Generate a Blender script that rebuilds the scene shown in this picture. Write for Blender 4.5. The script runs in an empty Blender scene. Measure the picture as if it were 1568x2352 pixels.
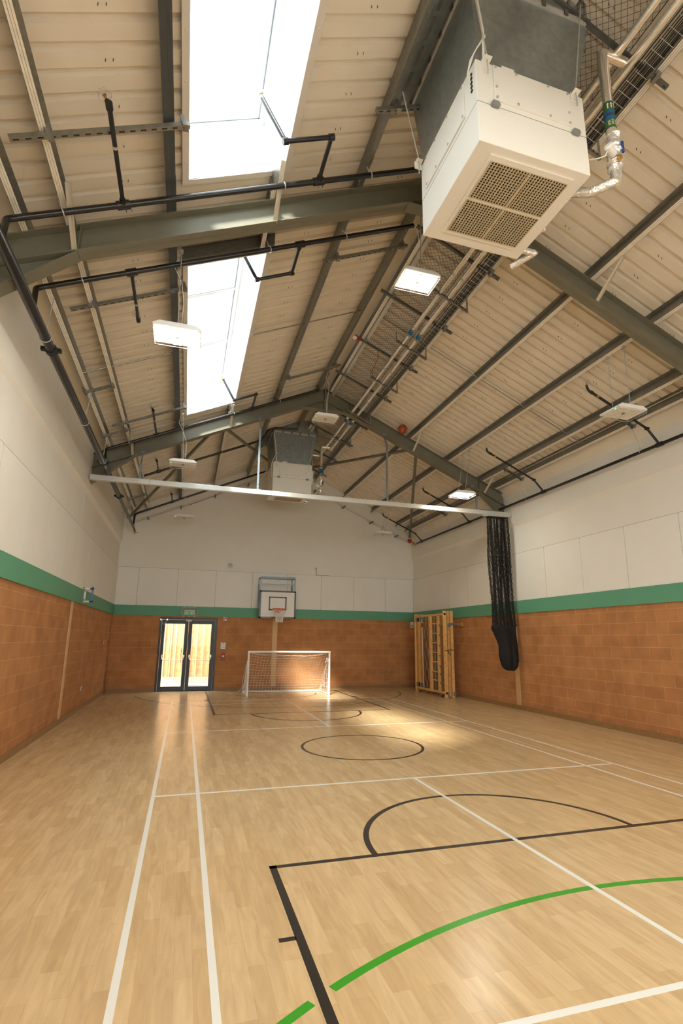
import bpy, math, random
from mathutils import Vector, Matrix
random.seed(7)
C = bpy.context.scene.collection
PI = math.pi
# ------------------------------------------------------------------ survey of the hall (metres, court centre = origin)
XL, XR, YB, YF = -5.052, 5.29, 9.567, -9.5
XC = 0.146            # ridge line
T = 0.455             # roof pitch
ZT = 7.89             # rafter top plane at the ridge
ZB = 7.565            # rafter underside plane at the ridge
ZR = 8.10             # roof liner plane at the ridge
COS = 1/math.sqrt(1+T*T); SIN = T*COS
FY = (-2.935, 3.465)  # portal frame centre lines
def zt(x, dz=0.0): return ZT - T*abs(x-XC) + dz
def zl(x, dz=0.0): return ZR - T*abs(x-XC) + dz
# ------------------------------------------------------------------ mesh helper
class MB:
    def __init__(s): s.v=[]; s.f=[]
    def face(s, pts):
        n=len(s.v); s.v+= [tuple(p) for p in pts]; s.f.append(tuple(range(n,n+len(pts)))); return s
    def hexa(s, p):
        n=len(s.v); s.v+=[tuple(q) for q in p]
        for f in ((0,3,2,1),(4,5,6,7),(0,1,5,4),(1,2,6,5),(2,3,7,6),(3,0,4,7)): s.f.append(tuple(n+i for i in f))
        return s
    def box(s, x0,x1,y0,y1,z0,z1):
        return s.hexa([(x0,y0,z0),(x1,y0,z0),(x1,y1,z0),(x0,y1,z0),(x0,y0,z1),(x1,y0,z1),(x1,y1,z1),(x0,y1,z1)])
    def frame_box(s, o, a, b, c):
        o,a,b,c=map(Vector,(o,a,b,c)); return s.hexa([o,o+a,o+a+b,o+b,o+c,o+a+c,o+a+b+c,o+b+c])
    def bar(s, p, q, w, h, up=(0,0,1)):
        p,q=Vector(p),Vector(q); d=(q-p).normalized(); u=Vector(up)
        if abs(d.dot(u))>.98: u=Vector((0,1,0))
        r=d.cross(u).normalized()*w; t=r.cross(d).normalized()*h
        return s.frame_box(p-r/2-t/2, r, t, q-p) if False else s.frame_box(p-r/2-t/2, q-p, r, t)
    def prism(s, poly, vec):
        n=len(s.v); m=len(poly); vec=Vector(vec)
        s.v+=[tuple(p) for p in poly]+[tuple(Vector(p)+vec) for p in poly]
        s.f.append(tuple(n+i for i in range(m))[::-1]); s.f.append(tuple(n+m+i for i in range(m)))
        for i in range(m): j=(i+1)%m; s.f.append((n+i,n+j,n+m+j,n+m+i))
        return s
    def tube(s, pts, r, n=8, closed=False, cap=True):
        P=[Vector(p) for p in pts]; k=len(P); rr=r if isinstance(r,(list,tuple)) else [r]*k
        base=len(s.v); prev=None
        for i in range(k):
            a=P[i-1] if (i>0 or closed) else None; b=P[(i+1)%k] if (i<k-1 or closed) else None
            d1=(P[i]-a).normalized() if a is not None else None
            d2=(b-P[i]).normalized() if b is not None else None
            if d1 is None: d=d2
            elif d2 is None: d=d1
            else:
                d=d1+d2
                d=d.normalized() if d.length>1e-6 else d1
            if prev is None:
                u=Vector((0,0,1)) if abs(d.z)<.9 else Vector((0,1,0))
                u=(u-d*u.dot(d)).normalized()
            else:
                u=prev-d*prev.dot(d)
                u=u.normalized() if u.length>1e-6 else d.orthogonal().normalized()
            prev=u; w=d.cross(u)
            sc=1.0
            if d1 is not None and d2 is not None:
                c=max(.35,math.sqrt(max(0,(1+d1.dot(d2))/2))); sc=1/c
                ax=(d2-d1); ax=ax.normalized() if ax.length>1e-6 else None
            else: ax=None
            for j in range(n):
                t=2*PI*j/n; o=u*math.cos(t)*rr[i]+w*math.sin(t)*rr[i]
                if ax is not None and sc>1.001: o+=ax*(o.dot(ax))*(sc-1)
                s.v.append(tuple(P[i]+o))
        m=k if closed else k-1
        for i in range(m):
            a=base+i*n; b=base+((i+1)%k)*n
            for j in range(n):
                q=(j+1)%n; s.f.append((a+j,a+q,b+q,b+j))
        if cap and not closed:
            s.f.append(tuple(base+j for j in range(n))[::-1]); s.f.append(tuple(base+(k-1)*n+j for j in range(n)))
        return s
    def lathe(s, o, axis, prof, n=16):
        o=Vector(o); ax=Vector(axis).normalized(); u=ax.orthogonal().normalized(); w=ax.cross(u); base=len(s.v)
        for (r,h) in prof:
            for j in range(n):
                t=2*PI*j/n; s.v.append(tuple(o+ax*h+(u*math.cos(t)+w*math.sin(t))*max(r,1e-4)))
        for i in range(len(prof)-1):
            for j in range(n):
                q=(j+1)%n; s.f.append((base+i*n+j,base+i*n+q,base+(i+1)*n+q,base+(i+1)*n+j))
        s.f.append(tuple(base+j for j in range(n))[::-1]); s.f.append(tuple(base+(len(prof)-1)*n+j for j in range(n)))
        return s
    def sphere(s, o, r, n=12, sz=1.0):
        m=max(4,n//2); prof=[(r*math.sin(PI*i/m), -r*sz*math.cos(PI*i/m)) for i in range(m+1)]
        return s.lathe(o,(0,0,1),prof,n)
    def grid(s, rows):
        n=len(rows[0]); b=len(s.v)
        for r in rows: s.v+=[tuple(q) for q in r]
        for j in range(len(rows)-1):
            for i in range(n): k=(i+1)%n; s.f.append((b+j*n+i,b+j*n+k,b+(j+1)*n+k,b+(j+1)*n+i))
        s.f.append(tuple(b+(len(rows)-1)*n+i for i in range(n))); s.f.append(tuple(b+i for i in range(n))[::-1]); return s
    def build(s, name, mat, parent=None, smooth=False, bevel=0.0, origin=None):
        if parent is not None: o=ORG[parent]
        elif origin is not None: o=Vector(origin)
        else:
            xs=[p[0] for p in s.v]; ys=[p[1] for p in s.v]; zs=[p[2] for p in s.v]
            o=Vector(((min(xs)+max(xs))/2,(min(ys)+max(ys))/2,min(zs)))
        me=bpy.data.meshes.new(name)
        me.from_pydata([(p[0]-o[0],p[1]-o[1],p[2]-o[2]) for p in s.v],[],s.f); me.update()
        ob=bpy.data.objects.new(name,me); C.objects.link(ob)
        me.materials.append(M[mat] if isinstance(mat,str) else mat)
        if smooth:
            for p in me.polygons: p.use_smooth=True
            try: me.set_sharp_from_angle(angle=math.radians(40))
            except Exception: pass
        if parent is not None: ob.parent=parent
        else: ob.location=o
        if bevel:
            b=ob.modifiers.new('edge','BEVEL'); b.width=bevel; b.segments=2; b.limit_method='ANGLE'
        ORG[ob]=o
        return ob
ORG={}
def thing(name, loc, label, cat, group=None):
    o=bpy.data.objects.new(name,None); C.objects.link(o); o.location=loc; o.empty_display_size=.1
    ORG[o]=Vector(loc); return tag(o,label,cat,group)
def tag(o, label, cat, group=None, kind=None):
    o['label']=label; o['category']=cat
    if group: o['group']=group
    if kind: o['kind']=kind
    return o
def struct(o): o['kind']='structure'; return o
def copy_tree(o, parent=None):
    c=o.copy(); C.objects.link(c)
    if parent is not None: c.parent=parent; 
    for ch in list(o.children): copy_tree(ch,c)
    return c
# ------------------------------------------------------------------ materials
M={}
def nmat(name):
    m=bpy.data.materials.new(name); m.use_nodes=True; nt=m.node_tree
    return m,nt,nt.nodes['Principled BSDF']
def mat(name, col, rough=.5, metal=0.0, spec=.5, noise=0.0, nscale=6.0, bump=0.0, bscale=60.0, emit=None, estr=0.0, coat=0.0):
    m,nt,b=nmat(name); N=nt.nodes; L=nt.links
    b.inputs['Base Color'].default_value=(*col,1); b.inputs['Roughness'].default_value=rough
    b.inputs['Metallic'].default_value=metal; b.inputs['Specular IOR Level'].default_value=spec
    if coat: b.inputs['Coat Weight'].default_value=coat
    if emit: b.inputs['Emission Color'].default_value=(*emit,1); b.inputs['Emission Strength'].default_value=estr
    if noise or bump:
        tc=N.new('ShaderNodeTexCoord')
    if noise:
        n=N.new('ShaderNodeTexNoise'); n.inputs['Scale'].default_value=nscale; n.inputs['Detail'].default_value=5
        L.new(tc.outputs['Object'],n.inputs['Vector'])
        r=N.new('ShaderNodeMapRange'); r.inputs['From Min'].default_value=.3; r.inputs['From Max'].default_value=.7
        r.inputs['To Min'].default_value=1-noise; r.inputs['To Max'].default_value=1+noise; L.new(n.outputs['Fac'],r.inputs['Value'])
        mx=N.new('ShaderNodeMix'); mx.data_type='RGBA'; mx.blend_type='MULTIPLY'; mx.inputs[0].default_value=1
        mx.inputs[6].default_value=(*col,1); cb=N.new('ShaderNodeCombineColor')
        for i in range(3): L.new(r.outputs[0],cb.inputs[i])
        L.new(cb.outputs[0],mx.inputs[7]); L.new(mx.outputs[2],b.inputs['Base Color'])
    if bump:
        n2=N.new('ShaderNodeTexNoise'); n2.inputs['Scale'].default_value=bscale; n2.inputs['Detail'].default_value=4
        L.new(tc.outputs['Object'],n2.inputs['Vector'])
        bp=N.new('ShaderNodeBump'); bp.inputs['Strength'].default_value=bump; bp.inputs['Distance'].default_value=.02
        L.new(n2.outputs['Fac'],bp.inputs['Height']); L.new(bp.outputs[0],b.inputs['Normal'])
    M[name]=m; return m
def brickmat(name, axis, c1, c2, mort, bw, rh, msize, grain=None, rough=.8, bump=0.0, mottle=.12, offs=.5, rrange=None):
    """axis 'x': wall facing x (runs along y,z); 'y': wall facing y (runs along x,z); 'z': floor, boards along y."""
    m,nt,b=nmat(name); N=nt.nodes; L=nt.links
    g=N.new('ShaderNodeNewGeometry'); sp=N.new('ShaderNodeSeparateXYZ'); L.new(g.outputs['Position'],sp.inputs[0])
    cb=N.new('ShaderNodeCombineXYZ')
    a,c={'x':(1,2),'y':(0,2),'z':(1,0)}[axis]
    L.new(sp.outputs[a],cb.inputs[0]); L.new(sp.outputs[c],cb.inputs[1])
    br=N.new('ShaderNodeTexBrick'); L.new(cb.outputs[0],br.inputs['Vector'])
    br.offset=offs; br.inputs['Scale'].default_value=1; br.inputs['Brick Width'].default_value=bw; br.inputs['Row Height'].default_value=rh
    br.inputs['Mortar Size'].default_value=msize; br.inputs['Mortar Smooth'].default_value=.3; br.inputs['Bias'].default_value=0
    br.inputs['Color1'].default_value=(*c1,1); br.inputs['Color2'].default_value=(*c2,1); br.inputs['Mortar'].default_value=(*mort,1)
    n=N.new('ShaderNodeTexNoise'); n.inputs['Scale'].default_value=1.0; n.inputs['Detail'].default_value=3; n.inputs['Distortion'].default_value=1.2 if axis=='z' else 0
    mp=N.new('ShaderNodeMapping'); mp.inputs['Scale'].default_value=grain or (5,5,5); L.new(g.outputs['Position'],mp.inputs[0]); L.new(mp.outputs[0],n.inputs['Vector'])
    r=N.new('ShaderNodeMapRange'); r.inputs['From Min'].default_value=.3; r.inputs['From Max'].default_value=.7
    r.inputs['To Min'].default_value=1-mottle; r.inputs['To Max'].default_value=1+mottle; L.new(n.outputs['Fac'],r.inputs['Value'])
    cc=N.new('ShaderNodeCombineColor')
    for i in range(3): L.new(r.outputs[0],cc.inputs[i])
    mx=N.new('ShaderNodeMix'); mx.data_type='RGBA'; mx.blend_type='MULTIPLY'; mx.inputs[0].default_value=1
    L.new(br.outputs['Color'],mx.inputs[6]); L.new(cc.outputs[0],mx.inputs[7]); L.new(mx.outputs[2],b.inputs['Base Color'])
    b.inputs['Roughness'].default_value=rough
    if rrange:
        r2=N.new('ShaderNodeMapRange'); r2.inputs['From Min'].default_value=.3; r2.inputs['From Max'].default_value=.7
        r2.inputs['To Min'].default_value=rrange[0]; r2.inputs['To Max'].default_value=rrange[1]; L.new(n.outputs['Fac'],r2.inputs['Value']); L.new(r2.outputs[0],b.inputs['Roughness'])
    if bump:
        n3=N.new('ShaderNodeTexNoise'); n3.inputs['Scale'].default_value=90; L.new(g.outputs['Position'],n3.inputs['Vector'])
        ad=N.new('ShaderNodeMath'); ad.operation='MULTIPLY_ADD'; ad.inputs[1].default_value=-1.2; L.new(br.outputs['Fac'],ad.inputs[0]); L.new(n3.outputs['Fac'],ad.inputs[2])
        bp=N.new('ShaderNodeBump'); bp.inputs['Strength'].default_value=bump; bp.inputs['Distance'].default_value=.006
        L.new(ad.outputs[0],bp.inputs['Height']); L.new(bp.outputs[0],b.inputs['Normal'])
    M[name]=m; return m
BR1,BR2,BRM=(.43,.185,.066),(.49,.222,.083),(.56,.30,.135)
brickmat('block_x','x',BR1,BR2,BRM,.45,.225,.006,(3,3,3),.85,.5,.14)
brickmat('block_y','y',BR1,BR2,BRM,.45,.225,.006,(3,3,3),.85,.5,.14)
brickmat('maple','z',(.585,.40,.205),(.665,.475,.262),(.50,.32,.145),.62,.092,.0008,(16,2.2,16),.245,0,.10,.37,None)
mat('cream',(.82,.795,.725),.7,noise=.02,nscale=1.5)
mat('panel',(.84,.82,.76),.6,noise=.015,nscale=2)
mat('stay_tan',(.55,.50,.40),.5)
mat('liner',(.77,.71,.60),.5,noise=.035,nscale=3)
mat('green_band',(.115,.35,.215),.6)
mat('joint',(.20,.18,.14),.7)
mat('tan_board',(.66,.42,.20),.55)
mat('skirting',(.30,.165,.065),.5,noise=.1,nscale=12)
mat('rafter',(.165,.158,.115),.5,noise=.06,nscale=5)
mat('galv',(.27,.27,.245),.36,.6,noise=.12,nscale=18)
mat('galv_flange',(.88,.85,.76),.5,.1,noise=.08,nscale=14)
mat('galv_backlit',(.075,.088,.098),.4,.4)  # purlin by the skylights: backlit darkness put into its colour
mat('galv_dark',(.13,.135,.13),.4,.5,noise=.12,nscale=18)
mat('galv_light',(.55,.56,.53),.38,.4,noise=.08,nscale=18)
mat('duct',(.30,.33,.325),.36,.55,noise=.12,nscale=14)
mat('aluminium',(.78,.79,.78),.30,.75)
mat('blue_steel',(.22,.27,.31),.4,.5)
mat('black_pipe',(.012,.013,.016),.28)
mat('black_rubber',(.015,.014,.014),.6)
mat('brass',(.55,.33,.09),.3,.8)
mat('white_coat',(.82,.81,.75),.45)
mat('white_trim',(.70,.675,.62),.5)
mat('white_reveal',(.88,.88,.87),.5)
mat('gasket',(.22,.26,.28),.5)
mat('grille',(.55,.47,.32),.5)
mat('void',(.02,.018,.015),.8)
mat('grey_plastic',(.22,.225,.22),.45)
mat('foil',(.93,.89,.81),.22,.82,bump=.12,bscale=28)
mat('foil_crumple',(.88,.88,.86),.18,.75,bump=.8,bscale=24)
mat('label_green',(.055,.14,.03),.5)
mat('label_blue',(.0,.13,.42),.5)
mat('label_white',(.8,.8,.78),.5)
mat('blue_handle',(.01,.05,.30),.4)
mat('red',(.42,.012,.012),.4)
mat('red_cable',(.30,.006,.012),.45)
mat('net_black',(.016,.015,.013),.8)
mat('bag_black',(.006,.006,.006),.85,bump=.5,bscale=14)
mat('net_white',(.80,.79,.75),.7)
mat('white_paint',(.86,.86,.84),.4)
mat('line_white',(.82,.81,.76),.25)
mat('line_black',(.030,.024,.019),.28)
mat('line_green',(.045,.33,.018),.28)
mat('door_black',(.017,.017,.018),.4)
mat('chrome',(.72,.72,.70),.2,.9)
mat('orange_ring',(.78,.09,.012),.4)
mat('board_white',(.80,.78,.70),.4)
mat('ball',(.42,.085,.02),.6,bump=.25,bscale=180)
mat('ball_seam',(.02,.012,.008),.6)
mat('pine',(.72,.42,.15),.45,noise=.13,nscale=9)
mat('pine_dark',(.60,.31,.09),.45,noise=.13,nscale=9)
mat('knot',(.13,.05,.015),.6)
mat('grey_metal',(.20,.22,.225),.4,.3)
mat('rope',(.70,.62,.45),.8)
mat('exit_green',(.01,.33,.09),.4,emit=(.02,.6,.15),estr=.12)
mat('sign_white',(.82,.82,.80),.4)
mat('sign_dark',(.05,.06,.08),.5)
mat('device_blue',(.10,.19,.42),.45)
mat('lamp_white',(.82,.83,.82),.4)
mat('led_off',(.80,.75,.68),.4,noise=.05,nscale=40)
mat('led_on',(.9,.9,.85),.4,emit=(1.0,.93,.79),estr=50)
mat('led_green',(.05,.5,.2),.4,emit=(.05,1,.45),estr=1.5)
mat('fence_a',(.70,.42,.20),.75,noise=.22,nscale=7)
mat('fence_b',(.78,.52,.28),.75,noise=.22,nscale=6)
mat('paving',(.52,.45,.40),.8,noise=.12,nscale=4)
mat('concrete',(.42,.44,.38),.8,noise=.12,nscale=5)
# glass: clear pane with a thin reflection
def glassmat(name, tint, refl):
    m=bpy.data.materials.new(name); m.use_nodes=True; nt=m.node_tree; nt.nodes.clear()
    o=nt.nodes.new('ShaderNodeOutputMaterial'); tr=nt.nodes.new('ShaderNodeBsdfTransparent'); tr.inputs[0].default_value=(*tint,1)
    gl=nt.nodes.new('ShaderNodeBsdfGlossy'); gl.inputs['Roughness'].default_value=.03; mx=nt.nodes.new('ShaderNodeMixShader'); mx.inputs[0].default_value=refl
    nt.links.new(tr.outputs[0],mx.inputs[1]); nt.links.new(gl.outputs[0],mx.inputs[2]); nt.links.new(mx.outputs[0],o.inputs[0]); M[name]=m
glassmat('glass',(.95,.97,.96),.05); glassmat('door_glass',(.93,.95,.94),.012)
# ------------------------------------------------------------------ floor with court markings
H=9.5
floor=struct(MB().box(XL-.2,XR+.2,YF-.2,YB+.0,-.12,0).build('floor','maple',origin=(0,0,0)))
LZ=.0012
def strip_ring(mb, cx, cy, r, w, a0, a1, n=72):
    for i in range(n):
        t0=a0+(a1-a0)*i/n; t1=a0+(a1-a0)*(i+1)/n
        p=lambda rr,t,z:(cx+rr*math.cos(t),cy+rr*math.sin(t),z)
        mb.hexa([p(r-w/2,t0,0),p(r+w/2,t0,0),p(r+w/2,t1,0),p(r-w/2,t1,0),p(r-w/2,t0,LZ),p(r+w/2,t0,LZ),p(r+w/2,t1,LZ),p(r-w/2,t1,LZ)])
def ln(mb,x0,x1,y0,y1,k=1.0): mb.box(x0,x1,y0,y1,0,LZ*k)
w=MB(); W2=.02
for x in (-3.03,-2.57,2.57,3.03): ln(w,x-W2,x+W2,-6.7,6.7,1.15)
for y in (-6.68,-5.92,-1.98,1.98,5.92,6.68): ln(w,-3.05,3.05,y-W2,y+W2,1.1)
for s in (-1,1): ln(w,-W2,W2,min(s*1.98,s*6.7),max(s*1.98,s*6.7),1.2)
o=w.build('badminton_line','line_white',floor); o['label']='white badminton court lines'; o['kind']='structure'
k=MB()
for s in (-1,1):
    y0,y1=sorted((s*4.02,s*9.2))
    if s<0: y1=-4.02
    for x in (-2.08,2.08): ln(k,x-.026,x+.026,y0,y1)
    ln(k,-2.106,2.106,s*4.045-.025,s*4.045+.025)
    strip_ring(k,0,s*4.02,1.265,.05,0 if s<0 else PI,PI if s<0 else 2*PI)
    for x in (-1,1):
        for yy in (5.0,5.85): ln(k,*sorted((x*2.1,x*2.2)),s*yy-.02,s*yy+.02)
        ln(k,*sorted((x*2.1,x*2.2)),*sorted((s*6.75,s*7.05)))
    strip_ring(k,0,s*8.36,1.25,.04,PI if s>0 else 0,2*PI if s>0 else PI)
strip_ring(k,0,0,.955,.045,0,2*PI,96)
o=k.build('basketball_line','line_black',floor); o['label']='black basketball key lines and centre circle'; o['kind']='structure'
g=MB()
for s in (-1,1):
    cy=s*9.1; r=4.15
    ang=lambda x: math.acos(x/r)
    segs=[(ang(4.1),ang(2.14)),(ang(2.02),ang(-2.02)),(ang(-2.14),ang(-4.1))]
    for a,b in segs:
        if s<0: strip_ring(g,0,cy,r,.05,a,b,40)
        else: strip_ring(g,0,cy,r,.05,-a,-b,40)
o=g.build('netball_line','line_green',floor); o['label']='green netball shooting arcs'; o['kind']='structure'
# ------------------------------------------------------------------ walls
ZG0,ZG1,ZP=2.36,2.675,3.89      # green band, panel top
TH=.25
def side_wall(name, X, s):
    """s=+1 right wall, -1 left wall; room side at X"""
    out=X+s*TH
    a,b=sorted((X,out))
    wl=struct(MB().box(a,b,YF-TH,YB+TH,0,ZG0+.02).build(name,'block_x'))
    # plaster above: lower part, chamfered ledge, upper part up to the liner
    zt_=zl(X)+.12
    poly=[(X,YF-TH,ZG0+.02),(X,YF-TH,4.62),(X-s*.055,YF-TH,4.71),(X-s*.055,YF-TH,zt_+.02),(out,YF-TH,zt_+.02),(out,YF-TH,ZG0+.02)]
    u=MB().prism(poly,(0,YB-YF+2*TH,0)).build('upper_plaster','cream',wl); u['label']='cream plaster above the green band'
    pb=MB(); sc=MB(); jt=MB()
    y=YB-.36-1.2*20
    while y<YB-.02:
        y0=max(y+.005,YF); y1=min(y+1.2-.005,YB-.006)
        if y1>y0+.02:
            pb.box(*sorted((X-s*.014,X)),y0,y1,ZG1+.004,ZP)
            jt.box(*sorted((X-s*.004,X)),y0-.006,y0-.001,ZG1,ZP).box(*sorted((X-s*.0142,X)),y0,y1,ZP,ZP+.005)
            for zz in (ZP-.02,ZG1+.03): sc.box(*sorted((X-s*.012,X-s*.0005)),y0-.013,y0+.004,zz-.014,zz+.014)
        y+=1.2
    p=pb.build('wall_panel','panel',wl); p['label']='white flush wall panels'
    sc.build('panel_fixing','sign_dark',wl); jt.build('panel_joint','joint',wl)
    return wl
wall_right=side_wall('wall_right',XR,1); wall_left=side_wall('wall_left',XL,-1)
# back wall with the door opening, gable above
DX0,DX1,DZ=-3.63,-1.825,2.305
def back_wall():
    m=MB(); y0,y1=YB,YB+TH
    m.box(XL,DX0,y0,y1,0,ZG0+.02).box(DX1,XR,y0,y1,0,ZG0+.02).box(DX0,DX1,y0,y1,DZ,ZG0+.02)
    wl=struct(m.build('wall_back','block_y'))
    poly=[(XL-TH,y0,ZG0+.02),(XR+TH,y0,ZG0+.02),(XR+TH,y0,zl(XR)+.3),(XC,y0,ZR+.3),(XL-TH,y0,zl(XL)+.3)]
    u=MB().prism(poly,(0,TH,0)).build('gable_plaster','cream',wl); u['label']='cream gable wall above the green band'
    pb=MB(); sc=MB(); jt=MB(); x=-5.6
    while x<XR:
        a=max(x+.005,XL+.03); b=min(x+1.2-.005,XR-.03)
        if b>a+.05:
            pb.box(a,b,y0-.014,y0,ZG1+.004,ZP)
            jt.box(b+.003,b+.008,y0-.004,y0,ZG1,ZP).box(a,b,y0-.0142,y0,ZP,ZP+.005)
            for zz in (ZP-.02,ZG1+.03): sc.box(b-.004,b+.013,y0-.012,y0-.0005,zz-.014,zz+.014)
        x+=1.22
    pb.build('wall_panel','panel',wl)['label']='white flush wall panels'; sc.build('panel_fixing','sign_dark',wl); jt.build('panel_joint','joint',wl)
    return wl
wall_back=back_wall()
FW=(-3.9,4.1,1.1,4.3)     # unseen glazed screen, invented in the end wall to let in fill daylight
m=MB().box(XL,FW[0],YF-TH,YF,0,ZG0+.02).box(FW[1],XR,YF-TH,YF,0,ZG0+.02).box(FW[0],FW[1],YF-TH,YF,0,FW[2])
wall_front=struct(m.build('wall_front','block_y'))
m=MB()
m.prism([(XL-TH,YF,ZG0+.02),(FW[0],YF,ZG0+.02),(FW[0],YF,zl(FW[0])+.3),(XL-TH,YF,zl(XL)+.3)],(0,-TH,0)).prism([(FW[1],YF,ZG0+.02),(XR+TH,YF,ZG0+.02),(XR+TH,YF,zl(XR)+.3),(FW[1],YF,zl(FW[1])+.3)],(0,-TH,0))
m.prism([(FW[0],YF,FW[3]),(FW[1],YF,FW[3]),(FW[1],YF,zl(FW[1])+.3),(XC,YF,ZR+.3),(FW[0],YF,zl(FW[0])+.3)],(0,-TH,0))
m.build('gable_plaster','cream',wall_front)
struct(MB().box(FW[0]-1.5,FW[1]+1.5,YF-TH-3.6,YF-TH,FW[3]+.05,FW[3]+.2).build('added_sun_canopy','white_trim'))  # unseen canopy added to keep direct sun out of the invented screen
m=MB(); nw=6
for i in range(nw+1): x=FW[0]+(FW[1]-FW[0])*i/nw; m.box(x-.03,x+.03,YF-.14,YF-.06,FW[2],FW[3])
for z in (FW[2]+.03,FW[3]-.03): m.box(FW[0],FW[1],YF-.14,YF-.06,z-.03,z+.03)
wf=struct(m.build('window_3','white_reveal')); MB().box(FW[0],FW[1],YF-.105,YF-.095,FW[2],FW[3]).build('pane','glass',wf)
# green band, skirting, tan column strips, column casings
struct(MB().box(XL,XL+.03,YF,YB-.03,ZG0,ZG1).build('trim_1','green_band'))
struct(MB().box(XR-.03,XR,YF,YB-.03,ZG0,ZG1).build('trim_2','green_band'))
struct(MB().box(XL,XR,YB-.03,YB,ZG0,ZG1).build('trim_3','green_band'))
struct(MB().box(XL,XL+.016,YF,YB-.016,0,.105).build('baseboard_left','skirting'))
struct(MB().box(XR-.016,XR,YF,YB-.016,0,.105).build('baseboard_right','skirting'))
struct(MB().box(XL,DX0-.01,YB-.016,YB,0,.105).box(DX1+.01,XR,YB-.016,YB,0,.105).build('baseboard_back','skirting'))
n=4
for X,s in ((XL,-1),(XR,1)):
    for yc in FY:
        yc=yc-.115
        struct(MB().box(*sorted((X-s*.012,X)),yc-.085,yc+.085,.105,ZG0).build('trim_%d'%n,'tan_board')); n+=1
        struct(MB().box(*sorted((X-s*.045,X)),yc-.02,yc+.27,4.72,5.72).box(*sorted((X-s*(.03 if s>0 else .003),X)),yc-.02,yc+.27,ZG1,4.72).build('trim_%d'%n,'cream')); n+=1
struct(MB().box(.02,.185,YB-.012,YB,.105,ZG0).build('trim_%d'%n,'tan_board')); n+=1
# ------------------------------------------------------------------ roof liner
SK=[(-8.2,-3.25),(-1.85,3.10)]      # skylight openings along y
SX0,SX1=-3.15,-2.11
def liner():
    m=MB()
    def prof(y0,y1):
        ys=[]; k=math.floor(y0/.2)-1
        while k*.2<y1+.2:
            b=k*.2
            for dy,h in ((.036,0),(.164,0),(.169,.05),(.231,.05)):
                yy=b+dy
                if y0<yy<y1: ys.append((yy,h))
            k+=1
        def hat(y):
            f=(y/.2-math.floor(y/.2))*.2
            if .036<=f<=.164: return 0.
            d=min(f,.2-f)
            return .05 if d<=.031 else .05*(.036-d)/.005
        return [(y0,hat(y0))]+ys+[(y1,hat(y1))]
    def sheet(xa,xb,y0,y1):
        P=prof(y0,y1)
        for (ya,ha),(yb,hb) in zip(P[:-1],P[1:]):
            m.face([(xa,ya,zl(xa,ha)),(xb,ya,zl(xb,ha)),(xb,yb,zl(xb,hb)),(xa,yb,zl(xa,hb))])
    a,b=YF-.1,YB+.1
    sheet(XL-.2,SX0,a,b); sheet(SX1,XC,a,b); sheet(XC,XR+.2,a,b)
    sheet(SX0,SX1,a,SK[0][0]); sheet(SX0,SX1,SK[0][1],SK[1][0]); sheet(SX0,SX1,SK[1][1],b)
    c=struct(m.build('ceiling','liner',origin=(0,0,6)))
    # outer roof skin closes the hall
    r=MB()
    def sk(xa,xb,y0,y1):
        r.hexa([(xa,y0,zl(xa,.075)),(xb,y0,zl(xb,.075)),(xb,y1,zl(xb,.075)),(xa,y1,zl(xa,.075)),(xa,y0,zl(xa,.15)),(xb,y0,zl(xb,.15)),(xb,y1,zl(xb,.15)),(xa,y1,zl(xa,.15))])
    a,b=YF-.3,YB+.3
    sk(XL-.5,SX0-.02,a,b); sk(SX1+.02,XC,a,b); sk(XC,XR+.5,a,b)
    sk(SX0-.02,SX1+.02,a,SK[0][0]-.02); sk(SX0-.02,SX1+.02,SK[0][1]+.02,SK[1][0]-.02); sk(SX0-.02,SX1+.02,SK[1][1]+.02,b)
    r.build('roof_skin','galv_dark',c)
    # ridge and eaves flashings
    f=MB()
    f.prism([(XC-.15,YF,zl(XC-.15,-.012)),(XC,YF,ZR-.02),(XC+.15,YF,zl(XC+.15,-.012)),(XC,YF,ZR+.02)],(0,YB-YF,0))
    f.hexa([(XL,YF,zl(XL,-.02)),(-4.78,YF,zl(-4.78,-.012)),(-4.78,YB,zl(-4.78,-.012)),(XL,YB,zl(XL,-.02)),(XL,YF,zl(XL)),(-4.78,YF,zl(-4.78)),(-4.78,YB,zl(-4.78)),(XL,YB,zl(XL))])
    f.hexa([(XR-.055,YF,5.47),(5.0,YF,zl(5.0,-.012)),(5.0,YB,zl(5.0,-.012)),(XR-.055,YB,5.47),(XR,YF,5.47),(XR,YF,zl(XR)),(XR,YB,zl(XR)),(XR,YB,5.47)])
    f.build('flashing','liner',c)
    # self drilling fasteners in pairs, as on the sheet
    q=MB()
    for s in (-1,1):
        for d in (.62,1.72,2.85,3.9):
            x=XC+s*d
            k=math.floor(YF/.4)
            while k*.4<YB-.3:
                y=k*.4+.3
                k+=1
                if y<YF+.2 or (SX0-.1<x<SX1+.1): continue
                for dx in (-.028,.028): q.bar((x+dx,y,zl(x+dx,-.001)),(x+dx,y,zl(x+dx,-.030)),.0055,.0055)
    q.build('fastener','sign_dark',c)['kind']='stuff'
    return c
ceiling=liner()
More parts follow.
